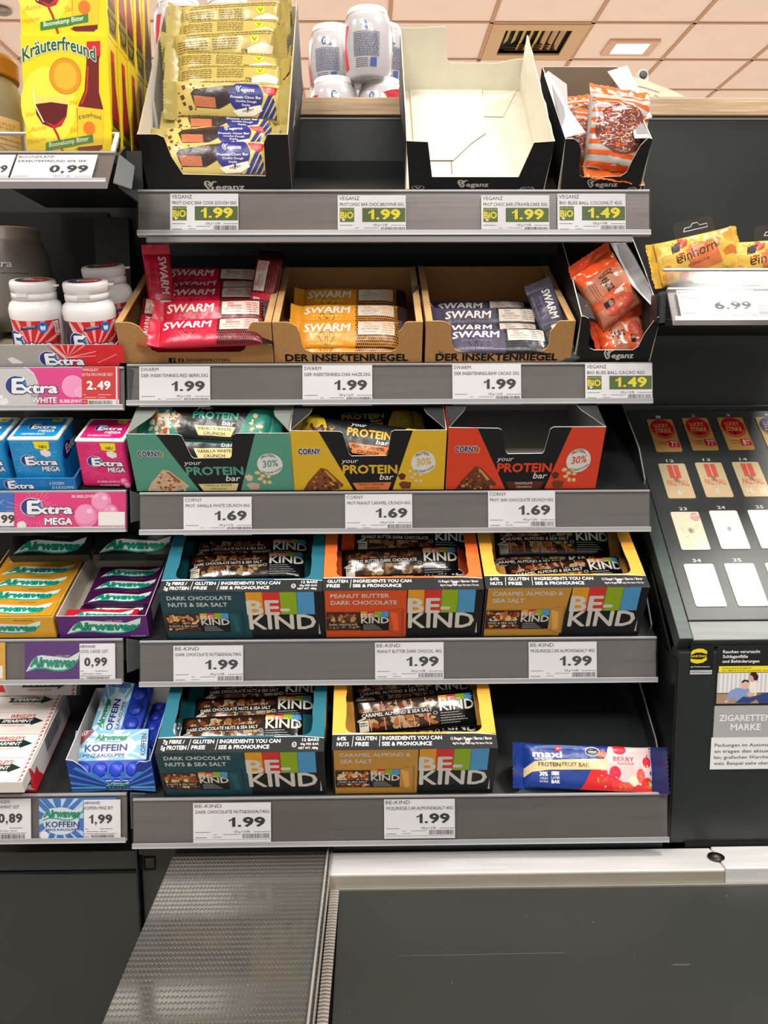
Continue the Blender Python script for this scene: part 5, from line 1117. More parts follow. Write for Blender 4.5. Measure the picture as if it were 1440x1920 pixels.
b3, M3, w3, h3 = ball_box(M3, 1060, 263, 1224, 258, 'small black carton of coconut balls at the right end of the top shelf', .17, (168, 150, 130), l3, top_h=.012)
# silver torn flaps folded outwards along both sides
def flap(th, pts, name='torn_flap', c1=(206, 208, 210), c2=(150, 150, 152), mat='plastic'):
    m = MB(); m.panel(pts, (0, -.6, 1), .0007, c1, c2, (226, 226, 226)); m.build(name, th, mat)
z_ = h3
flap(b3, [(-w3/2, .003, z_), (-w3/2 + .020, .006, z_ + .004), (-w3/2 + .010, .055, z_ + .010), (-w3/2 + .012, .085, z_ + .022), (-w3/2 - .001, .125, z_ + .022), (-w3/2 - .006, .12, z_ + .02), (-w3/2 - .002, .06, z_ + .008)])
flap(b3, [(w3/2 - .002, .13, z_ + .026), (w3/2 + .008, .04, z_ + .006), (w3/2 - .001, .04, z_ + .003), (w3/2 - .022, .13, z_ + .020)])
flap(b3, [(w3/2, .003, z_), (w3/2 - .014, .012, z_ - .004), (w3/2 - .010, .06, z_ + .004), (w3/2, .04, z_ + .002)])
M4 = SH[1] @ Matrix.Translation(Vector((0, 0, 0)))
o4 = hit(SH[1], 1160, 676, 1, .004); M4 = SH[1] @ Matrix.Translation((o4.x, .004, 0)) @ rot(7)
def l4(p): veg_logo(p, 38, 80, 76, 92, (222, 218, 210), 2)
b4, M4, w4, h4 = ball_box(M4, 1090, 594, 1240, 592, 'black carton of cacao balls at the right end of the second shelf', .15, (40, 36, 34), l4, 'black snack cartons', notch=((.04, 1.0), (.10, .95), (.14, .78), (.15, .42), (.18, .30), (.24, .26), (.74, .26), (.80, .34), (.84, .62), (.94, .96)), top_h=.020)
flap(b4, [(w4/2, .003, h4), (w4/2 + .003, .01, h4 + .001), (w4/2 - .006, .10, h4 + .015), (w4/2 - .012, .148, h4 + .02), (w4/2 - .026, .148, h4 + .016), (w4/2 - .016, .06, h4 + .003)])
flap(b4, [(-w4/2, .003, h4), (-w4/2 + .016, .006, h4 - .006), (-w4/2 + .014, .035, h4 - .003), (-w4/2 + .004, .045, h4 + .003)], c1=(40, 40, 42), mat='plastic')

def d_coco(p):   # stripes and window with a coconut ball
    for k in range(7): p.poly([(20 + k * 140, 0), (80 + k * 140, 0), (50 + k * 140, 330), (-10 + k * 140, 330)], (230, 98, 30), 1.4)
    p.ell(520, 170, 330, 150, (128, 66, 52), 2.2, n=26)
    rg = random.Random(6)
    for k in range(260):
        a = rg.uniform(0, 6.28); r = math.sqrt(rg.uniform(0, 1)) * .95; x, y = 520 + 330 * r * math.cos(a), 170 + 150 * r * math.sin(a); b = rg.uniform(0, 3.14)
        dx, dy = 16 * math.cos(b), 12 * math.sin(b); p.line([(x - dx, y - dy), (x + dx, y + dy)], 5, rg.choice([(226, 206, 198), (200, 160, 148), (240, 228, 220), (170, 104, 88)]), 3 + .1 * (k % 6))
def d_cacao(p):
    p.poly([(0, 0), (1000, 0), (1000, 330), (0, 330)], (196, 128, 100), 1.2); p.poly([(0, 0), (300, 0), (180, 160), (260, 330), (0, 330)], (226, 86, 36), 1.6)
    p.poly([(620, 0), (760, 140), (700, 330), (560, 330), (520, 180)], (222, 92, 50), 1.6); p.ell(800, 170, 150, 120, (196, 84, 66), 2, n=20); p.poly([(540, 60), (640, 100), (600, 180), (560, 150)], (226, 220, 214), 2.6)
    veg_logo(p, 220, 130, 520, 200, (54, 34, 30), 4); p.rect(640, 200, 740, 270, (40, 34, 32), 3); p.text('VEGAN', 650, 220, 730, 240, (226, 220, 210), 4, bold=.02)
    p.greek(240, 250, 540, 300, (150, 70, 50), 3, 3, rows=3, fill=.4)
def ballpack(draw, base, sc, seed): return lambda th: pillow(th, .098, .062, .026, .012, base, sc, draw, (0, 0, 1000, 330), wr=.003, seed=seed, mat='film', pw=.7, bend=(.3, -.3), nx=30, ny=16)
lst(ballpack(d_coco, (190, 186, 182), (226, 110, 50), 11), 'snack_ball_pack', 'snack pack', 'orange-striped coconut ball packs', [
    (barM(M3, 1156, 252, 0, 86, 84, 8, y=.035), 'large orange-striped coconut ball pack leaning at the front of its carton'),
    (barM(M3, 1108, 262, 0, 70, 74, -4, y=.055) @ Matrix.Scale(.78, 4), 'coconut ball pack half hidden at the left inside its carton'),
    (barM(M3, 1086, 224, 0, 84, 100, 10, y=.11) @ Matrix.Scale(.55, 4), 'coconut ball pack tip poking up at the back of its carton')])
lst(ballpack(d_cacao, (206, 112, 74), (216, 80, 40), 12), 'snack_ball_pack', 'snack pack', 'orange cacao ball packs', [
    (barM(M4, 1138, 545, 0, 80, -58, 12, y=.06) @ Matrix.Scale(.86, 4), 'upper orange cacao ball pack reaching up over its carton'),
    (barM(M4, 1164, 630, 0, 60, 8, 0, y=.034) @ Matrix.Scale(.66, 4), 'lower orange cacao ball pack lying in the carton notch')])
# ================================================================== LEFT RACK GOODS
YEL_ = (240, 212, 20)
def at_y(M, xl_, yl_, xr_, yr_, y0):
    a, b = hit(M, xl_, yl_, 1, y0), hit(M, xr_, yr_, 1, y0); return b.x - a.x, (a.z + b.z) / 2, M @ Matrix.Translation(((a.x + b.x) / 2, y0, 0))
# herb bitter packs, two layers of five
w, h, MB0 = at_y(LSH[0], 37, 64, 200, 64, 0.012)
PD = 0.034
kx = Matrix.Translation((0, 0, 0))
def bitter(th):
    m = MB(); m.box(-w/2, 0, 0, w/2, PD - .0006, h - .0006, YEL_); m.build('carton', th, 'glosscard', bevel=.0006)
    m = MB(); p = Print(m, front_fn(w, h), (128, 232, 725, 1030)); S = lambda x, y: (x - .072 * (y - 232), y)
    def P2(l): return [S(*q) for q in l]
    for t_, x, y in (('Melisse', 190, 960), ('Anis', 200, 880), ('Salbei', 480, 880), ('Wermut', 170, 780), ('Melisse', 480, 700)): p.text(t_, S(x, y)[0], y - 34, S(x, y)[0] + 120, y, (228, 170, 30), 1.5, tilt=26, shear=.2)
    p.ell(*S(330, 700), 190, 260, (246, 226, 70), 1, n=26)
    p.text('Kräuterfreund', 140, 330, 640, 415, (30, 92, 60), 5, bold=.03, outline=(240, 240, 220), ow=.04, arc=75, tilt=8)
    p.ell(*S(445, 505), 108, 118, (232, 150, 26), 2, n=26); p.ring(*S(445, 505), 108, 118, 5, (200, 110, 30), 2.4, n=26); p.ell(*S(445, 505), 80, 90, (240, 180, 50), 2.5, n=24)
    p.poly(P2([(222, 592), (236, 700), (262, 780), (310, 835), (372, 856), (430, 832), (462, 770), (470, 700), (455, 630), (462, 600), (450, 640), (240, 640)]), (246, 214, 110), 3)
    p.poly(P2([(236, 690), (250, 760), (290, 820), (372, 852), (425, 832), (458, 770), (466, 692), (350, 676)]), (96, 22, 18), 3.5); p.poly(P2([(300, 800), (372, 850), (430, 820), (450, 770), (380, 830)]), (196, 40, 34), 3.8)
    p.line(P2([(225, 595), (240, 700), (300, 810)]), 9, (250, 236, 190), 4); p.line(P2([(372, 850), (400, 900), (440, 1020)]), 16, (176, 40, 30), 3.6)
    p.poly(P2([(590, 280), (680, 276), (684, 360), (675, 400), (680, 610), (712, 720), (712, 990), (540, 985), (530, 720), (580, 600), (590, 400), (585, 360)]), (110, 26, 22), 4)
    p.poly(P2([(588, 282), (682, 278), (684, 372), (588, 372)]), (206, 30, 44), 4.5); p.line(P2([(600, 440), (596, 600), (560, 690)]), 12, (190, 60, 40), 4.6)
    p.poly(P2([(534, 704), (714, 726), (716, 960), (540, 975)]), (240, 196, 40), 5); p.text('Kräuterfreund', S(545, 800)[0], 765, S(700, 800)[0], 795, (30, 92, 60), 6, arc=18); p.ell(*S(618, 850), 42, 46, (226, 120, 34), 6, n=18); p.poly(P2([(520, 985), (700, 990), (690, 1004), (560, 1004)]), (110, 34, 30), 5.5)
    p.poly(P2([(316, 945), (645, 890), (648, 945), (318, 1000)]), (60, 132, 52), 7); p.text('Boonekamp Bitter', S(342, 975)[0], 945, S(620, 975)[0], 975, (240, 240, 224), 8, bold=.015, tilt=44)
    m.build('front_print', th, 'glosscard')
    m = MB(); p = Print(m, face_fn((w/2, 0, 0), (0, PD, 0), (0, 0, h), (1, 0, 0)), (0, 0, 100, 330))
    p.poly([(30, 30), (62, 30), (64, 110), (74, 150), (88, 210), (80, 240), (24, 240), (16, 210), (26, 150)], (150, 30, 30), 1); p.poly([(30, 30), (62, 30), (63, 60), (30, 60)], (206, 40, 44), 1.5); p.ring(50, 232, 40, 70, 10, (50, 20, 30), 1, a0=200, a1=340, n=12)
    p.barcode(16, 220, 88, 318, (50, 44, 20), horiz=True); p.rect(94, 0, 97, 330, (200, 170, 20), 2)
    m.build('side_print', th, 'glosscard')
items = []
lab = ['front', 'second', 'third', 'fourth', 'rearmost']
for lay in range(2):
    for i in range(5):
        items.append((MB0 @ Matrix.Translation((0.0008 * ((i * 7 + lay) % 3) - (.001 if lay else 0), i * PD + lay * .004, lay * (h + .0004))), ('%s yellow bitter pack in the %s layer of the stack' % (lab[i], 'upper' if lay else 'lower'))))
lst(bitter, 'bitter_pack', 'drink pack', 'yellow herb bitter packs at top left', items)
# jar with golden lid at the left edge
q = hit(LSH[0], -34, 290, 1, .055)
jr = thing('liqueur_jar', 'small glass jar with gold lid and cream label cut off at the left edge', 'jar', LSH[0] @ Matrix.Translation((q.x, .055, 0)))
R_ = .042; hz_ = hit(LSH[0], 0, 152, 1, .055).z; ht_ = hit(LSH[0], 0, 112, 1, .055).z
m = MB(); m.lathe([(R_ * .7, 0), (R_ * .98, .003), (R_, .012), (R_, hz_ - .028), (R_ * .97, hz_ - .016), (R_ * .86, hz_ - .004), (R_ * .84, hz_)], (150, 140, 120), n=40); m.build('glass', jr, 'plastic')
m = MB(); m.lathe([(R_ * .90, hz_), (R_ * .93, hz_ + .002)] + [(R_ * (.93 if k % 2 else .90), hz_ + .003 + k * .0022) for k in range(int((ht_ - hz_ - .006) / .0022))] + [(R_ * .88, ht_), (0, ht_)], (176, 120, 52), n=40); m.build('lid', jr, 'steel')
def cyl(R, z0, z1, a0, a1): return lambda u, v, off: Vector(((R + off) * math.sin(math.radians(a0 + (a1 - a0) * u)), -(R + off) * math.cos(math.radians(a0 + (a1 - a0) * u)), z0 + (z1 - z0) * v))
def label_on(th, R, z0, z1, a0, a1, area, draw, base=None, mat='paper', nx=28, ny=2, name='label'):
    m = MB(); p = Print(m, cyl(R + 1.5e-4, z0, z1, a0, a1), area, curved=(nx, ny))
    if base: p.rect(area[0], area[1], area[2], area[3], base, .5, nx=1)
    draw(p); p.flush(); return m.build(name, th, mat)
def dj(p):
    p.text('BAUERN', 52, 20, 92, 30, (196, 156, 80), 2, bold=.02); p.text('DANK', 60, 34, 92, 44, (196, 156, 80), 2, bold=.02); p.line([(40, 66), (96, 60)], 1.6, (170, 110, 50), 2); p.text('WEIZEN DOPPELKORN', 46, 76, 99, 83, (110, 90, 60), 2); p.text('Kornbrand', 66, 94, 96, 100, (110, 90, 60), 2); p.text('0,1l', 50, 112, 70, 124, (150, 120, 70), 2)
label_on(jr, R_, .006, hz_ - .04, -60, 80, (0, 0, 100, 130), dj, (226, 196, 140))

# silver gum tubs on the counter top
TR, THt = .0315, .086
def tub_prof(): return [(TR * .70, 0.0), (TR * .80, .001), (TR * .82, .004), (TR * .92, .012), (TR, .034), (TR, .052), (TR * .96, .064), (TR * .88, .074), (TR * .80, .0765), (TR * .80, .0845), (TR * .76, .086), (0, .0862)]
def gum_tub(th):
    m = MB(); pr = tub_prof(); m.lathe(pr, (196, 196, 200), n=44, cols=[(206, 206, 210)] * 7 + [(232, 232, 234)] * 4); m.build('tub', th, 'plastic')
    def bf(u, v, off):
        a = math.radians(-70 + 140 * u); z = .010 + .058 * v
        for (r0, z0_), (r1, z1_) in zip(pr, pr[1:]):
            if z0_ <= z <= z1_: r = r0 + (r1 - r0) * (z - z0_) / (z1_ - z0_); break
        r += .0003 + off; return Vector((r * math.sin(a), -r * math.cos(a), z))
    m = MB(); p = Print(m, bf, (0, 0, 200, 130), curved=(24, 10))
    p.ell(96, 16, 10, 11, (40, 70, 150), 1.5, n=18); p.ell(99, 16, 6, 8, (80, 150, 210), 1.8, n=14); p.text('E', 92, 10, 99, 22, WHITE, 3, bold=.04); p.text('xtra', 100, 13, 122, 22, (240, 240, 250), 3, bold=.03); p.rect(104, 24, 122, 30, (110, 120, 160), 2)
    for (x0_, y0_, x1_, y1_) in ((60, 36, 148, 37.2), (60, 98, 148, 99.2), (60, 36, 61, 98), (147, 36, 148, 99)): p.rect(x0_, y0_, x1_, y1_, (90, 100, 140), 2)
    p.greek(63, 39, 145, 97, (84, 90, 130), 2, 3, rows=13, fill=.5); p.greek(66, 103, 110, 128, (110, 114, 150), 2, 5, rows=5, fill=.4)
    p.poly([(118, 104), (140, 102), (140, 126), (116, 126)], (84, 110, 180), 2)
    p.poly([(0, 10), (40, 14), (30, 60), (36, 126), (10, 130), (0, 130)], (214, 50, 60), 2); p.line([(40, 14), (30, 60), (36, 126)], 3, (236, 236, 240), 2.5)
    p.flush(); m.build('label', th, 'plastic')
    m = MB(); m.lathe([(TR * .84, -.0005), (TR * .97, .010), (TR * 1.03, .034), (TR * 1.03, .052), (TR * .99, .066), (TR * .86, .0785)], WHITE, n=32); m.build('shrink_film', th, 'clear')
def tubM(px, py_top, Y, yaw=0, a=0):
    q = P(px, py_top, Y); return Matrix.Translation((q.x, q.y, q.z - THt)) @ rot(a, yaw)
t0 = lst(gum_tub, 'gum_tub', 'gum tub', 'shrink-wrapped silver gum tubs on the counter', [
    (tubM(689, 22, 1.20, -6), 'front silver gum tub on top of the tub pile'),
    (tubM(622, 54, 1.27, -14), 'silver gum tub behind left of the top one'),
    (tubM(716, 52, 1.30, 18), 'silver gum tub behind right of the top one'),
    (tubM(626, 152, 1.20, 5), 'silver gum tub at lower left with only its top above the oak board'),
    (tubM(714, 154, 1.21, -20), 'silver gum tub at lower right with only its top above the oak board'),
    (tubM(335, 3, 1.21, 10), 'silver gum tub above the white carton wall near the yellow packs'),
    (tubM(427, 2, 1.22, -8), 'silver gum tub behind the yellow bars at the top edge')])
m = MB(); q = P(735, 180, 1.18); m.panel([q + Vector((-.022, 0, -.004)), q + Vector((.03, .0, -.004)), q + Vector((.03, 0, .008)), q + Vector((0, 0, .008)), q + Vector((-.018, 0, .003))], (0, -1, 0), .0006, (200, 40, 46), (200, 40, 46), (200, 40, 46))
o = m.build('red_wrap_strip', mat='foil'); tag(o, 'strip of red wrapping film at the foot of the gum tubs', 'film')
# hanging tag and cable end lying on the counter
ht = thing('hang_card', 'beige hang card with slot lying on the counter behind the coconut ball carton', 'card', Matrix.Translation(P(1210, 180, 1.17)))
hi = ht.matrix_world.inverted(); C3 = lambda x, y: P(x, y, 1.17 + (182 - y) * .0005)
m = MB(); m.panel([C3(*q) for q in ((1140, 182), (1152, 156), (1166, 146), (1184, 144), (1202, 147), (1230, 158), (1262, 170), (1286, 182))], (0, -1, .3), .0008, (206, 184, 160), (190, 170, 150), (236, 220, 200)); m.build('card', ht, 'paper', hi)
m = MB(); m.tube([C3(1188, 159) + Vector((0, -.001, 0)), C3(1208, 163) + Vector((0, -.001, 0)), C3(1236, 172) + Vector((0, -.001, 0))], .0012, (240, 232, 220)); m.build('slot', ht, 'plastic', hi)
for k, (x0_, y0_, x1_) in enumerate(((1166, 164, 1186), (1172, 172, 1200), (1180, 177, 1216), (1226, 178, 1234))):
    m = MB(); m.tube([C3(x0_, y0_) + Vector((0, -.0012, 0)), C3(x1_, y0_ + 4) + Vector((0, -.0012, 0))], .0003, (70, 60, 54), 4); m.build('print_line', ht, 'paper', hi)
q = P(1206, 143, 1.22); sc = thing('scanner_foot', 'white rounded metal end with grey disc poking up behind the hang card', 'fitting', Matrix.Translation(q) @ rot(90))
m = MB(); pts = [(-.007, ZC - q.z, 0), (.007, ZC - q.z, 0)] + [(x, z, 0) for x, z in arcpts(0, .002, .007, 0, 180, 12)]; m.panel(pts, (0, 0, 1), .012, (226, 222, 218), (200, 200, 200), (210, 206, 202)); m.build('body', sc, 'plastic', bevel=.0006)
m = MB(); m.lathe([(.0052, 0), (.0052, .0012), (.0035, .0018), (0, .0014)], (90, 90, 92), o=(0, .002, 0), n=20); m.build('disc', sc, 'steel')

# --- white gum bottles in a printed tray
M = LSH[1]
tw, thh, MT = at_y(M, -70, 645, 217, 648, .004)
gt = thing('printed_tray', 'grey and red printed tray holding the white gum bottles', 'tray', MT)
def dt(p):
    p.poly([(150, 645), (163, 664), (172, 683), (230, 683), (230, 645)], (214, 34, 42), 1)
    for x0_ in (96, 112, 126, 140, 156): p.poly([(122, 672), (x0_, 646), (x0_ + 4, 646)], (240, 170, 170), 1.6)
    p.poly([(90, 646), (100, 646), (122, 672), (118, 676)], (200, 198, 196), 1.4); p.line([(178, 683), (216, 665)], 1, (240, 180, 180), 2)
    p.line([(122, 672), (178, 659)], 1.2, (244, 200, 200), 2); p.line([(122, 672), (176, 668)], 1, (244, 200, 200), 2)
    extra(p, 70, 664, 152, 689, 2); p.poly([(8, 674), (18, 670), (38, 682), (30, 684), (16, 684)], (226, 226, 226), 2)
walls(gt, tw, .13, thh, (168, 164, 160), (150, 140, 120), (220, 214, 206), draw=(lambda p: (p.poly([(88, 645.5), (217, 645.5), (217, 690), (120, 690)], (210, 34, 42), .6), dt(p)), (-70, 645, 217, 690)))
BRd = .0255; BH = .078
def bottle(th):
    wt = (238, 238, 238)
    m = MB(); m.lathe([(BRd * .9, 0), (BRd, .003), (BRd, .040), (BRd * 1.02, .043), (BRd * 1.03, .050), (BRd * .96, .0555), (BRd * .84, .058), (BRd * .84, .060)], wt, n=44); m.build('bottle', th, 'plastic')
    m = MB(); m.lathe([(BRd * .86, .060), (BRd * .86, .0655), (BRd * .82, .0665), (BRd * .82, .0672), (BRd * .87, .068), (BRd * .88, .075), (BRd * .84, .0775), (0, .0778)], wt, n=44)
    m.box(-.006, -BRd * .875 - .0006, .064, .006, -BRd * .80, .0672, (228, 228, 228)); m.build('lid', th, 'plastic')
    m = MB(); m.box(-.0045, -.0022, -.001, .0045, .0026, .001, wt, Matrix.Translation((BRd * .9, 0, .0735))); m.build('hinge', th, 'plastic', bevel=.0006)
    m = MB(); p = Print(m, face_fn((-BRd * .7, -BRd * .7, .0778), (BRd * 1.4, 0, 0), (0, BRd * 1.4, 0), (0, 0, 1)), (0, 0, 100, 100))
    p.ell(50, 50, 47, 47, (200, 30, 38), 1, n=28); p.poly([(50, 50)] + [(50 + 46 * math.cos(math.radians(t_)), 50 - 46 * math.sin(math.radians(t_))) for t_ in range(120, 261, 14)], (50, 54, 60), 1.5)
    for k in range(5): t_ = math.radians(-20 + 22 * k); p.line([(50, 55), (50 + 44 * math.cos(t_), 50 - 44 * math.sin(t_))], 2.4, (236, 150, 150), 1.8)
    extra(p, 20, 34, 84, 62, 2.5); m.build('lid_sticker', th, 'plastic')
    def dl(p):   # 0..200 x 0..120
        for k in range(9): t_ = math.radians(10 + 20 * k); c_, s_ = math.cos(t_), math.sin(t_); p.poly([(110, 90), (110 + 110 * math.cos(t_ - .06) if True else 0, max(1, 90 - 110 * math.sin(t_ - .06))), (110 + 110 * math.cos(t_ + .06), max(1, 90 - 110 * math.sin(t_ + .06)))], (240, 160, 160), 1.2)
        p.poly([(0, 2), (36, 2), (60, 60), (64, 120), (0, 120)], (60, 60, 64), 1.6); p.poly([(36, 2), (42, 2), (68, 60), (70, 120), (64, 120), (60, 60)], (210, 210, 214), 1.8)
        extra(p, 34, 44, 168, 98, 3); p.poly([(84, 20), (130, 12), (130, 22), (82, 30)], (44, 50, 90), 3); p.text('WHITENING', 90, 17, 126, 23, (180, 200, 230), 4, tilt=5)
        p.ell(146, 20, 14, 16, (30, 110, 190), 3, n=18); p.poly([(139, 14), (146, 17), (153, 14), (153, 24), (149, 31), (146, 25), (143, 31), (139, 24)], WHITE, 4)
        p.rect(180, 4, 194, 40, (236, 236, 236), 3); p.text('MENT', 183, 8, 191, 36, (40, 40, 50), 4, vert=True); p.barcode(182, 50, 196, 116, (30, 60, 40), 5, 3, horiz=True)
    label_on(th, BRd, .002, .041, -75, 85, (0, 0, 200, 120), dl, (206, 30, 38), 'plastic', nx=30, ny=6)
def botM(px, py, y, yaw):
    q = hit(M, px, py, 1, y)   # lid centre
    return M @ Matrix.Translation((q.x, y, q.z - BH)) @ rot(-6, yaw)
lst(bottle, 'gum_bottle', 'gum bottle', 'white gum bottles in the printed tray', [
    (botM(52, 527, .032, -12), 'white gum bottle with red label standing front left in the tray'),
    (botM(157, 529, .032, 8), 'white gum bottle with red label standing front right in the tray'),
    (botM(195, 500, .085, 25), 'white gum bottle standing behind the front right one')])
# big silver tub in the dark behind
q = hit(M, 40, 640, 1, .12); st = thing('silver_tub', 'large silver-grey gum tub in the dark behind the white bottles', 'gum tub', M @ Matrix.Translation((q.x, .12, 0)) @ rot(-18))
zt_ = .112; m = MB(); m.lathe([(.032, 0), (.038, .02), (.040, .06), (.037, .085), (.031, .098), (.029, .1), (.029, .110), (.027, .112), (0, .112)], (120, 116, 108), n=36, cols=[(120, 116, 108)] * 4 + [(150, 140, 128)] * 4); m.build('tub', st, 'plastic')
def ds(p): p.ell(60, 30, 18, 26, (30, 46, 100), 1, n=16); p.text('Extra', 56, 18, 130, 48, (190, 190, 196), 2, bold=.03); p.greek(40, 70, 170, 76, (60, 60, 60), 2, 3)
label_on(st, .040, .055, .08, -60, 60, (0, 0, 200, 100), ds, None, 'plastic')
m = MB(); q2 = hit(M, 0, 560, 1, .1); 

# --- mega gum boxes
def mega(base, dark, sub, cp):
    def f(th):
        m = MB(); m.box(-mw/2, 0, 0, mw/2, md, mh - .0015, base); m.build('box', th, 'glosscard', bevel=.0032)
        m = MB(); m.box(-mw/2, 0, mh - .003, mw/2, md, mh, (232, 232, 230)); m.build('rim', th, 'plastic', bevel=.0012)
        m = MB(); p = Print(m, front_fn(mw, mh - .003, y=-.0001), (62, 335, 540, 800))
        for k in range(40):
            a_ = math.radians(9 * k); r0, r1 = 110, 150 + 90 * ((k * 37) % 10) / 10
            p.line([(300 + r0 * math.cos(a_), max(340, min(795, 540 + r0 * math.sin(a_)))), (min(536, max(66, 300 + r1 * math.cos(a_))), max(340, min(795, 540 + r1 * math.sin(a_))))], 4, tuple(min(255, k2 + 60) for k2 in base), 1)
        p.poly([(300, 338), (448, 338), (444, 410), (420, 424), (380, 420), (312, 408)], (244, 222, 20), 2); p.text('NEU', 350, 376, 420, 404, (30, 30, 50), 3, bold=.03)
        p.poly([(350, 430), (400, 418), (448, 440), (446, 480), (400, 495), (356, 470)], (232, 230, 224), 3); extra(p, 158, 492, 492, 580, 3); p.text('MEGA', 342, 590, 505, 636, WHITE, 6, bold=.04, outline=dark, ow=.05)
        p.text(sub, 220, 730, 440, 748, (240, 220, 230), 3); p.text('35 KAUGUMMIS', 240, 768, 430, 784, (230, 200, 220), 3)
        if cp:
            for x, y, r in ((480, 735, 38), (505, 770, 32)): p.ell(x, y, r, r, (236, 110, 160), 4, n=16); p.ell(x - 8, y - 8, r * .5, r * .5, (246, 170, 200), 4.4, n=12)
        m.build('front_print', th, 'glosscard')
        m = MB(); p = Print(m, face_fn((-mw/2, 0, mh), (mw, 0, 0), (0, md, 0), (0, 0, 1)), (60, 110, 560, 330))
        p.poly([(98, 310), (92, 150), (120, 126), (500, 126), (528, 150), (524, 300), (500, 312)], base, 1); extra(p, 190, 190, 470, 238, 2); p.text('MEGA', 320, 246, 480, 268, WHITE, 5, bold=.04); p.text(sub, 170, 280, 400, 294, WHITE, 3, bold=.02)
        p.poly([(370, 128), (480, 128), (470, 160), (380, 160)], (228, 204, 20), 2); p.text('NEU', 400, 134, 450, 152, (30, 30, 50), 3)
        m.build('top_print', th, 'glosscard')
        m = MB(); p = Print(m, face_fn((mw/2 + .0001, 0, 0), (0, md, 0), (0, 0, mh - .003), (1, 0, 0)), (0, 0, 200, 460)); p.ell(70, 160, 50, 80, dark, 1, n=16); p.text('Extra', 60, 110, 190, 190, WHITE, 3, bold=.04); m.build('side_print', th, 'glosscard')
    return f
M = LSH[2]
mw, mh, MM = at_y(M, 12, 822, 108, 822, .010); md = hit(MM, 40, 782, 2, mh).y
blue, pink = (24, 140, 206), (216, 36, 112)
lst(mega(blue, (20, 40, 120), 'PEPPERMINT', False), 'gum_box', 'gum box', 'blue mega gum boxes', [
    (MM, 'blue gum box with yellow NEU flag standing in the blue tray'),
    (at_y(M, -92, 822, 3, 822, .010)[2], 'blue gum box cut off by the left edge of the picture')])
mw, mh, MM = at_y(M, 138, 824, 233, 826, .008); md = hit(MM, 164, 785, 2, mh).y
pk = thing('gum_box', 'pink gum box with yellow NEU flag right of the blue ones', 'gum box', MM @ rot(0, -2)); mega(pink, (90, 20, 80), 'BUBBLEMINT', True)(pk)
tw, thh, MT = at_y(M, -110, 897, 140, 897, .003)
bt = thing('blue_tray', 'low blue cardboard tray holding the blue gum boxes', 'tray', MT)
walls(bt, tw, .075, thh, (20, 116, 186), (30, 120, 180), (90, 180, 230), draw=(lambda p: (extra(p, 6, 903, 60, 920, 1), p.text('6 DOSEN', 91, 905, 118, 911, (200, 225, 245), 2), p.text('35 KAUGUMMIS', 94, 914, 136, 920, (200, 225, 245), 2), p.ring(78, 908, 4, 5, 1, (60, 160, 220), 1)), (-110, 897, 140, 922)))

# --- chewing gum sticks in cartons
def gumpack(c, W, D, H, logo, side=None):
    def f(th):
        m = MB(); m.box(-W/2, 0, -H, W/2, D - .0005, 0, c); m.build('pack', th, 'glosscard', bevel=.0006)
        m = MB(); p = Print(m, face_fn((-W/2, 0, 0), (W, 0, 0), (0, D, 0), (0, 0, 1)), (0, 0, 180, 100 * D / .05)); logo(p, 100 * D / .05); m.build('pack_print', th, 'glosscard')
    return f
def air_logo(sub, k): return lambda p, H: (airwaves(p, 12, H * .2, 168, H * .92, None), p.text(sub, 96, H * .06, 132, H * .14, k, 3))
M = LSH[3]
gw, gh, MG = at_y(M, -72, 1158, 98, 1157, .004)
gd = hit(MG, 166, 1028, 2, gh).y
gc = thing('gum_carton', 'golden gum carton open at the top, on the fourth shelf of the left rack', 'box', MG, None)
walls(gc, gw, gd, gh, (214, 160, 48), (150, 120, 60), (236, 200, 110), draw=(lambda p: (airwaves(p, 4, 10, 86, 32, None), p.text('MELON MENTHOL', 56, 5, 78, 8, (150, 100, 30), 3)), (0, 0, 100, 40)))
ys = [hit(MG, 60, y_, 2, gh).y for y_ in (1153, 1127, 1100, 1074, 1053, 1031)]; ys[0] = max(ys[0], .002)
lab = ['frontmost', 'second', 'third', 'fourth', 'rearmost']; D0 = ys[1] - ys[0]
D0 = (ys[5] - ys[0]) / 5
lst(gumpack((196, 140, 30), gw - .004, D0, .014, air_logo('MELON MENTHOL', (150, 96, 20))), 'gum_pack', 'gum pack', 'golden gum packs', [(MG @ Matrix.Translation((.0006 * (i % 2), ys[0] + D0 * i, gh - .0006 - .0005 * i)) , lab[i] + ' golden gum pack in the golden carton') for i in range(5)])
pw_, ph_, MPp = at_y(M, 105, 1157, 273, 1153, .004); pd_ = hit(MPp, 176, 1028, 2, ph_).y
pc = thing('gum_carton', 'purple gum carton with white inside, half empty, beside the golden one', 'box', MPp)
walls(pc, pw_, pd_, ph_, (86, 34, 112), (206, 200, 186), (214, 204, 200), draw=(lambda p: (airwaves(p, 8, 7, 94, 34, None), p.text('COOL CASSIS', 54, 8, 73, 11, (214, 190, 220), 3), p.text('10 x 12 DRAGEES', 80, 37, 97, 39.4, (200, 180, 210), 3)), (0, 0, 100, 40)), sdraw=lambda m, s: s > 0 and Print(m, face_fn((pw_/2, .01, ph_ * .1), (0, .06, 0), (0, 0, ph_ * .8), (1, 0, 0)), (0, 0, 100, 60)).rect(20, 6, 80, 54, (190, 190, 190), 1))
zP = ph_ - .006; ys2 = [hit(MPp, 200, y_, 2, zP).y for y_ in (1152, 1141, 1131, 1108, 1084, 1062)]
D1 = (ys2[5] - ys2[2]) / 3
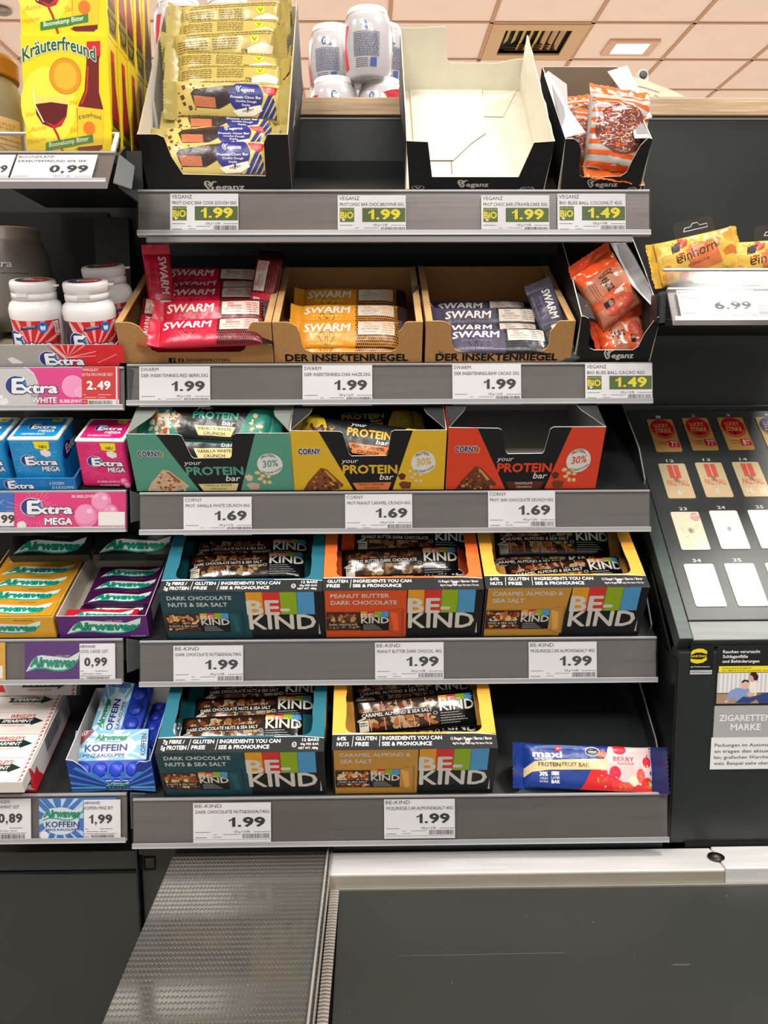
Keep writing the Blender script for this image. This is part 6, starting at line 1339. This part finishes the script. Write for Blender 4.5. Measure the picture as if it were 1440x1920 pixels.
lst(gumpack((64, 18, 66), pw_ - .018, D1, .014, air_logo('COOL CASSIS', (190, 60, 90))), 'gum_pack', 'gum pack', 'purple gum packs', [(MPp @ Matrix.Translation((.0078, ys2[2] + D1 * i - (D1 * .0 if i >= 0 else 0), zP)), ['front', 'second', 'rearmost'][i] + ' full purple gum pack in the purple carton') for i in range(3)] + [(MPp @ Matrix.Translation((.004, ys2[2] - D1 * .72, zP - .006)), 'half-covered purple gum pack just behind the red one')])
rp = thing('gum_pack', 'single red gum pack at the front of the purple carton', 'gum pack', MPp @ Matrix.Translation((-.004, .003, zP - .0015)) @ rot(3)); gumpack((176, 26, 40), pw_ - .016, D1 * .8, .012, air_logo('CHERRY MENTHOL', (240, 160, 160)))(rp)
q = hit(M, 100, 1016, 2, .055); q3 = hit(M, 258, 1014, 2, .055)
lst(gumpack((22, 26, 26), gw - .004, D0, .014, air_logo('MENTHOL', (60, 110, 90))), 'gum_pack', 'gum pack', 'dark green gum packs with shade painted in', [(M @ Matrix.Translation((q.x, q.y - .02, .05)) @ rot(30), 'dark green gum pack with shade painted in, behind the golden carton'), (M @ Matrix.Translation((q3.x, q3.y - .02, .05)) @ rot(30), 'dark green gum pack with shade painted in, behind the purple carton')])  # green packs painted near black for the shade behind the cartons

# spearmint carton
M = LSH[4]
sw_, sh_, MS = at_y(M, -112, 1442, 57, 1441, .004); sd_ = hit(MS, 121, 1298, 2, sh_).y
spc = thing('gum_carton', 'white gum carton with red corners and black arrow packs at the left edge', 'box', MS)
def arrow(p, x0_, y0_, s, c1=(200, 40, 44), lay=2):
    k = s / 100.
    p.text("WRIGLEY'S", x0_ + 24 * k, y0_, x0_ + 80 * k, y0_ + 11 * k, c1, lay, bold=.03, shear=.2)
    p.poly([(x0_, y0_ + 14 * k), (x0_ + 80 * k, y0_ + 12 * k), (x0_ + 79 * k, y0_ + 8 * k), (x0_ + 104 * k, y0_ + 20 * k), (x0_ + 79 * k, y0_ + 34 * k), (x0_ + 80 * k, y0_ + 29 * k), (x0_ + 2 * k, y0_ + 29 * k), (x0_ + 6 * k, y0_ + 21 * k)], (20, 44, 38), lay)
    p.text('SPEARMINT', x0_ + 12 * k, y0_ + 16 * k, x0_ + 78 * k, y0_ + 25 * k, (236, 236, 230), lay + 1, bold=.03, shear=.15); p.text('CHEWING GUM', x0_ + 14 * k, y0_ + 32 * k, x0_ + 66 * k, y0_ + 37 * k, (206, 110, 90), lay)
def sside(m, s):
    if s < 0: return
    p = Print(m, face_fn((sw_/2, 0, 0), (0, sd_, 0), (0, 0, sh_), (1, 0, 0)), (0, 0, 300, 100))
    p.poly([(0, 0), (14, 40), (34, 28), (40, 60), (60, 96), (300, 94), (300, 100), (0, 100)], (206, 26, 40), 1.5); p.barcode(110, 6, 230, 58, (60, 60, 60), 6)
def dsp(p): p.rect(0, 38, 170, 42, (206, 40, 44), 1); arrow(p, 62, 6, 100); p.poly([(160, 0), (170, 0), (170, 38), (163, 34)], (206, 30, 40), 1.2)
walls(spc, sw_, sd_, sh_, (218, 212, 206), (206, 198, 186), (226, 220, 214), draw=(dsp, (0, 0, 170, 42)), sdraw=sside)
ys3 = [hit(MS, 0, y_, 2, sh_).y for y_ in (1440, 1421, 1378, 1339, 1299)]; D2 = (ys3[4] - ys3[1]) / 3
def splogo(p, H):
    arrow(p, 62, H * .14, 98); p.poly([(0, 0), (26, 0), (14, H * .3), (24, H * .6), (30, H * .82), (30, H * .86), (0, H * .86)], (210, 40, 44), 1.5)
    for k in range(6): p.line([(172, 3 + k * H / 6), (176, 6 + k * H / 6), (170, 9 + k * H / 6)], 2.4, (200, 40, 44), 2)
lst(gumpack((232, 226, 220), sw_ - .003, D2, .014, splogo), 'gum_pack', 'gum pack', 'white arrow gum packs', [(MS @ Matrix.Translation((0, ys3[1] - D2 + D2 * i, sh_ + .0008 + .0004 * i)), ['frontmost white arrow gum pack, mostly under the carton edge', 'second white arrow gum pack from the front', 'third white arrow gum pack from the front', 'rearmost white arrow gum pack in the row'][i]) for i in range(4)])
q = hit(M, 118, 1300, 2, sh_); rr = thing('gum_pack', 'white arrow gum pack in the dark gap beside the blue carton', 'gum pack', M @ Matrix.Translation((q.x - .028, q.y - .008, sh_ + .004)) @ rot(50)); gumpack((206, 200, 196), .09, D2 * .8, .014, splogo)(rr)

# caffeine gum carton
kw, kh, MK = at_y(M, 122, 1421, 283, 1427, .005); kd = hit(MK, 172, 1290, 2, kh).y
kc = thing('gum_carton', 'blue caffeine gum carton with white lining and a curved notch', 'box', MK)
X = lambda k: -kw/2 + kw * k; NV = (28, 60, 160)
def dk(p):
    for k in range(12):
        t_ = math.radians(k * 17 - 6); p.poly([(56, 96), (min(100, max(0, 56 + 70 * math.cos(t_))), max(40 if abs(math.cos(t_)) < .55 else 12, 96 - 96 * math.sin(t_))), (min(100, max(0, 56 + 70 * math.cos(t_ + .1))), max(40 if abs(math.cos(t_)) < .55 else 12, 96 - 96 * math.sin(t_ + .1)))], (60, 140, 214), 1)
    p.rect(0, 88, 100, 94, (120, 170, 210), 1.2); airwaves(p, 42, 74, 70, 86, None, 2); p.text('KOFFEIN', 42, 87, 70, 94, (20, 26, 60), 4, bold=.03); p.text('MINZ-KAUGUMMI', 44, 96, 70, 99, (210, 220, 240), 4)
walls(kc, kw, kd, kh, NV, (206, 204, 194), (214, 218, 226), front=[(X(0), 0), (X(1), 0), (X(1), kh * .96), (X(.93), kh * .90), (X(.86), kh * .92), (X(.82), kh * .84), (X(.79), kh * .60), (X(.74), kh * .30), (X(.40), kh * .30), (X(.33), kh * .34), (X(.26), kh * .50), (X(.16), kh * .82), (X(.08), kh * .97), (X(0), kh)], draw=(dk, (0, 0, 100, 100)), sdraw=lambda m, s: s > 0 and Print(m, face_fn((kw/2, .01, kh * .1), (0, .08, 0), (0, 0, kh * .8), (1, 0, 0)), (0, 0, 100, 60)).poly([(10, 10), (24, 4), (34, 30), (28, 52), (12, 46)], (200, 206, 216), 1))
def kpack(th):
    Wk, Hk, Dk = .074, .050, .010
    m = MB(); m.box(-Wk/2, -Hk/2, -Dk, Wk/2, Hk/2, 0, (30, 62, 176)); m.build('sleeve', th, 'glosscard', bevel=.002)
    m = MB()
    for k in range(4):
        m.lathe([(.0076, 0), (.0066, .0016), (.004, .0026), (0, .003)], (36, 66, 190), o=(-Wk/2 + .012 + k * .0165, -Hk/2 + .0105, 0), n=14)
    b = m.build('blister', th, 'plastic')
    m = MB(); p = Print(m, face_fn((-Wk/2, -Hk/2 + .019, .0001), (Wk, 0, 0), (0, Hk - .019, 0), (0, 0, 1)), (0, 0, 150, 70))
    p.rect(1, 1, 149, 69, (120, 190, 230), .6)
    for k in range(10): t_ = math.radians(36 * k + 9); q_ = lambda r, a_: (min(148, max(2, 75 + r * 1.7 * math.cos(t_ + a_))), min(68, max(2, 38 - r * math.sin(t_ + a_)))); p.poly([q_(12, 0), q_(60, .12), q_(60, -.12)], (206, 230, 244), 1)
    p.ell(75, 38, 52, 26, (206, 230, 244), 1.3); p.poly([(2, 2), (40, 2), (14, 34), (2, 34)], (130, 30, 40), 2); p.text('NEU!', 8, 8, 26, 16, WHITE, 3, tilt=6)
    airwaves(p, 36, 8, 112, 30, None, 2); p.text('KOFFEIN', 24, 34, 108, 48, (34, 40, 120), 5, bold=.04); p.text('MINZ-KAUGUMMI', 22, 54, 104, 62, (34, 40, 120), 5, bold=.02); p.text('KOFFEIN', 136, 12, 146, 60, (40, 46, 120), 5, vert=True, bold=.03)
    m.build('sleeve_print', th, 'glosscard')
lst(kpack, 'gum_blister', 'gum pack', 'blue caffeine gum packs', [
    (barM(MK, 206, 1415, 0, 56, 1, y=.030), 'front blue caffeine gum pack lying upright in its carton'),
    (barM(MK, 225, 1340, .030, 44, 83), 'blue caffeine gum pack turned upright at the back of its carton'),
    (barM(MK, 212, 1452, .010, 62, 1, y=.030), 'lowest blue caffeine gum pack seen through the carton notch'),
    (barM(MK, 268, 1352, .012, 34, 90, -8) @ Matrix.Scale(.8, 4), 'blue caffeine gum pack wedged along the right carton wall')])

# ================================================================== SMALL SHELF AT RIGHT
sr = thing('side_shelf', 'small black shelf with clear front lip right of the main rack', 'shelf', Matrix.Translation(P(1250, 540, .87)))
si = sr.matrix_world.inverted()
M, w_, h_, o = rail(sr, (1251, 541, 1560, 541, 604, .87), 34, lip=.0245)
a = P(1246, 545, .89); m = MB(); m.box(a.x, .885, a.z - .034, a.x + .22, 1.095, a.z - .028, (30, 34, 34)); m.panel([(a.x, .885, a.z - .034), (a.x, 1.095, a.z - .034), (a.x, 1.095, a.z - .005), (a.x, .9, a.z)], (-1, 0, 0), .0015, (36, 40, 40), (24, 26, 26), (110, 114, 116)); m.build('shelf_board', sr, 'blackmetal', si, bevel=.0006)
m = MB(); m.box(a.x - .006, .878, a.z - .032, a.x - .002, .89, a.z - .002, (70, 74, 74)); m.box(a.x - .010, .886, a.z - .030, a.x - .007, .90, a.z - .004, (40, 42, 42)); m.build('rail_clip', sr, 'plastic', si, bevel=.0004)
price_tag((M, w_, h_), 1268, 544, 'EINHORN', 'KONDOME 7ER', '6.99', x1=1420, y1=603, small='', l2w=52, label='large white 6.99 price tag on the small shelf at the right edge')
bk_ = thing('display_box', 'small black box half hidden under the golden bags', 'box', Matrix.Translation((P(1240, 545, 1.0).x, 1.0, a.z - .0275)))
m = MB(); m.panel([(-.024, 0, 0), (.012, 0, 0), (.012, 0, .044), (.006, 0, .048), (-.018, 0, .038), (-.024, 0, .034)], (0, -1, 0), .04, (24, 26, 26), (20, 20, 20), (30, 32, 32)); m.build('carton', bk_, 'card', bevel=.0006)
def d_gold(p):
    rg = random.Random(9)
    for k in range(26):
        x, y = rg.uniform(0, 1000), rg.uniform(0, 400); r = rg.uniform(60, 150); t0_ = rg.uniform(0, 6)
        p.poly([(min(995, max(5, x + r * rg.uniform(.6, 1) * math.cos(t0_ + j * .9))), min(395, max(5, y + r * .6 * rg.uniform(.6, 1) * math.sin(t0_ + j * .9)))) for j in range(7)], rg.choice([(232, 190, 80), (240, 214, 120), (206, 116, 50), (214, 150, 60), (196, 90, 50), (236, 204, 96)]), 1 + .05 * k)
    p.poly([(330, 120), (700, 60), (760, 300), (360, 360)], (204, 112, 60), 2.4); p.poly([(180, 60), (300, 40), (260, 120), (160, 140)], (40, 32, 26), 3)
    p.text('einhorn', 200, 150, 720, 240, (44, 38, 30), 4, tilt=70, bold=-.005); p.text('KONDOME', 330, 262, 600, 286, (110, 60, 40), 4, tilt=34)
    for k in range(22): p.line([(300 + 30 * k, 350), (304 + 30 * k, 392)], 6, (190, 130, 50), 3.5)
def gold(th):
    pillow(th, .105, .044, .020, .010, (226, 182, 76), (220, 176, 70), d_gold, (0, 0, 1000, 400), wr=.0022, seed=21, bend=(.2, -.4), pw=.7)
    m = MB(); o_ = [(x, y + .028) for x, y in [(-.018, -.010), (.026, -.010)] + arcpts(.020, .004, .006, 0, 90, 5) + arcpts(-.012, .004, .006, 90, 180, 5)]
    m.panel([(x, y, 0) for x, y in o_], (0, 0, 1), .0004, WHITE, WHITE, WHITE); m.build('hanger_tab', th, 'cleartab')
    m = MB(); m.tube([(-.008, .0275, .0004), (-.006, .031, .0004), (0, .031, .0004), (.003, .034, .0004), (.008, .034, .0004), (.010, .031, .0004), (.018, .031, .0004), (.018, .0275, .0004), (-.008, .0275, .0004)], .0005, (200, 204, 204), 4); m.build('euro_slot', th, 'plastic')
lst(gold, 'golden_bag', 'bag', 'golden printed bags with clear hanger tabs', [
    (Matrix.Translation(P(1306, 482, .925)) @ rot(84, 4) @ Matrix.Rotation(math.radians(13), 4, 'Z'), 'golden bag lying tilted at the left end of the small shelf'),
    (Matrix.Translation(P(1448, 492, .93)) @ rot(84, -4) @ Matrix.Rotation(math.radians(2), 4, 'Z'), 'golden bag at the right picture edge with shining hanger tab'),
    (Matrix.Translation(P(1385, 525, .955)) @ rot(80, 6) @ Matrix.Rotation(math.radians(-24), 4, 'Z'), 'dark golden bag lying low between the other two, behind the lip')])
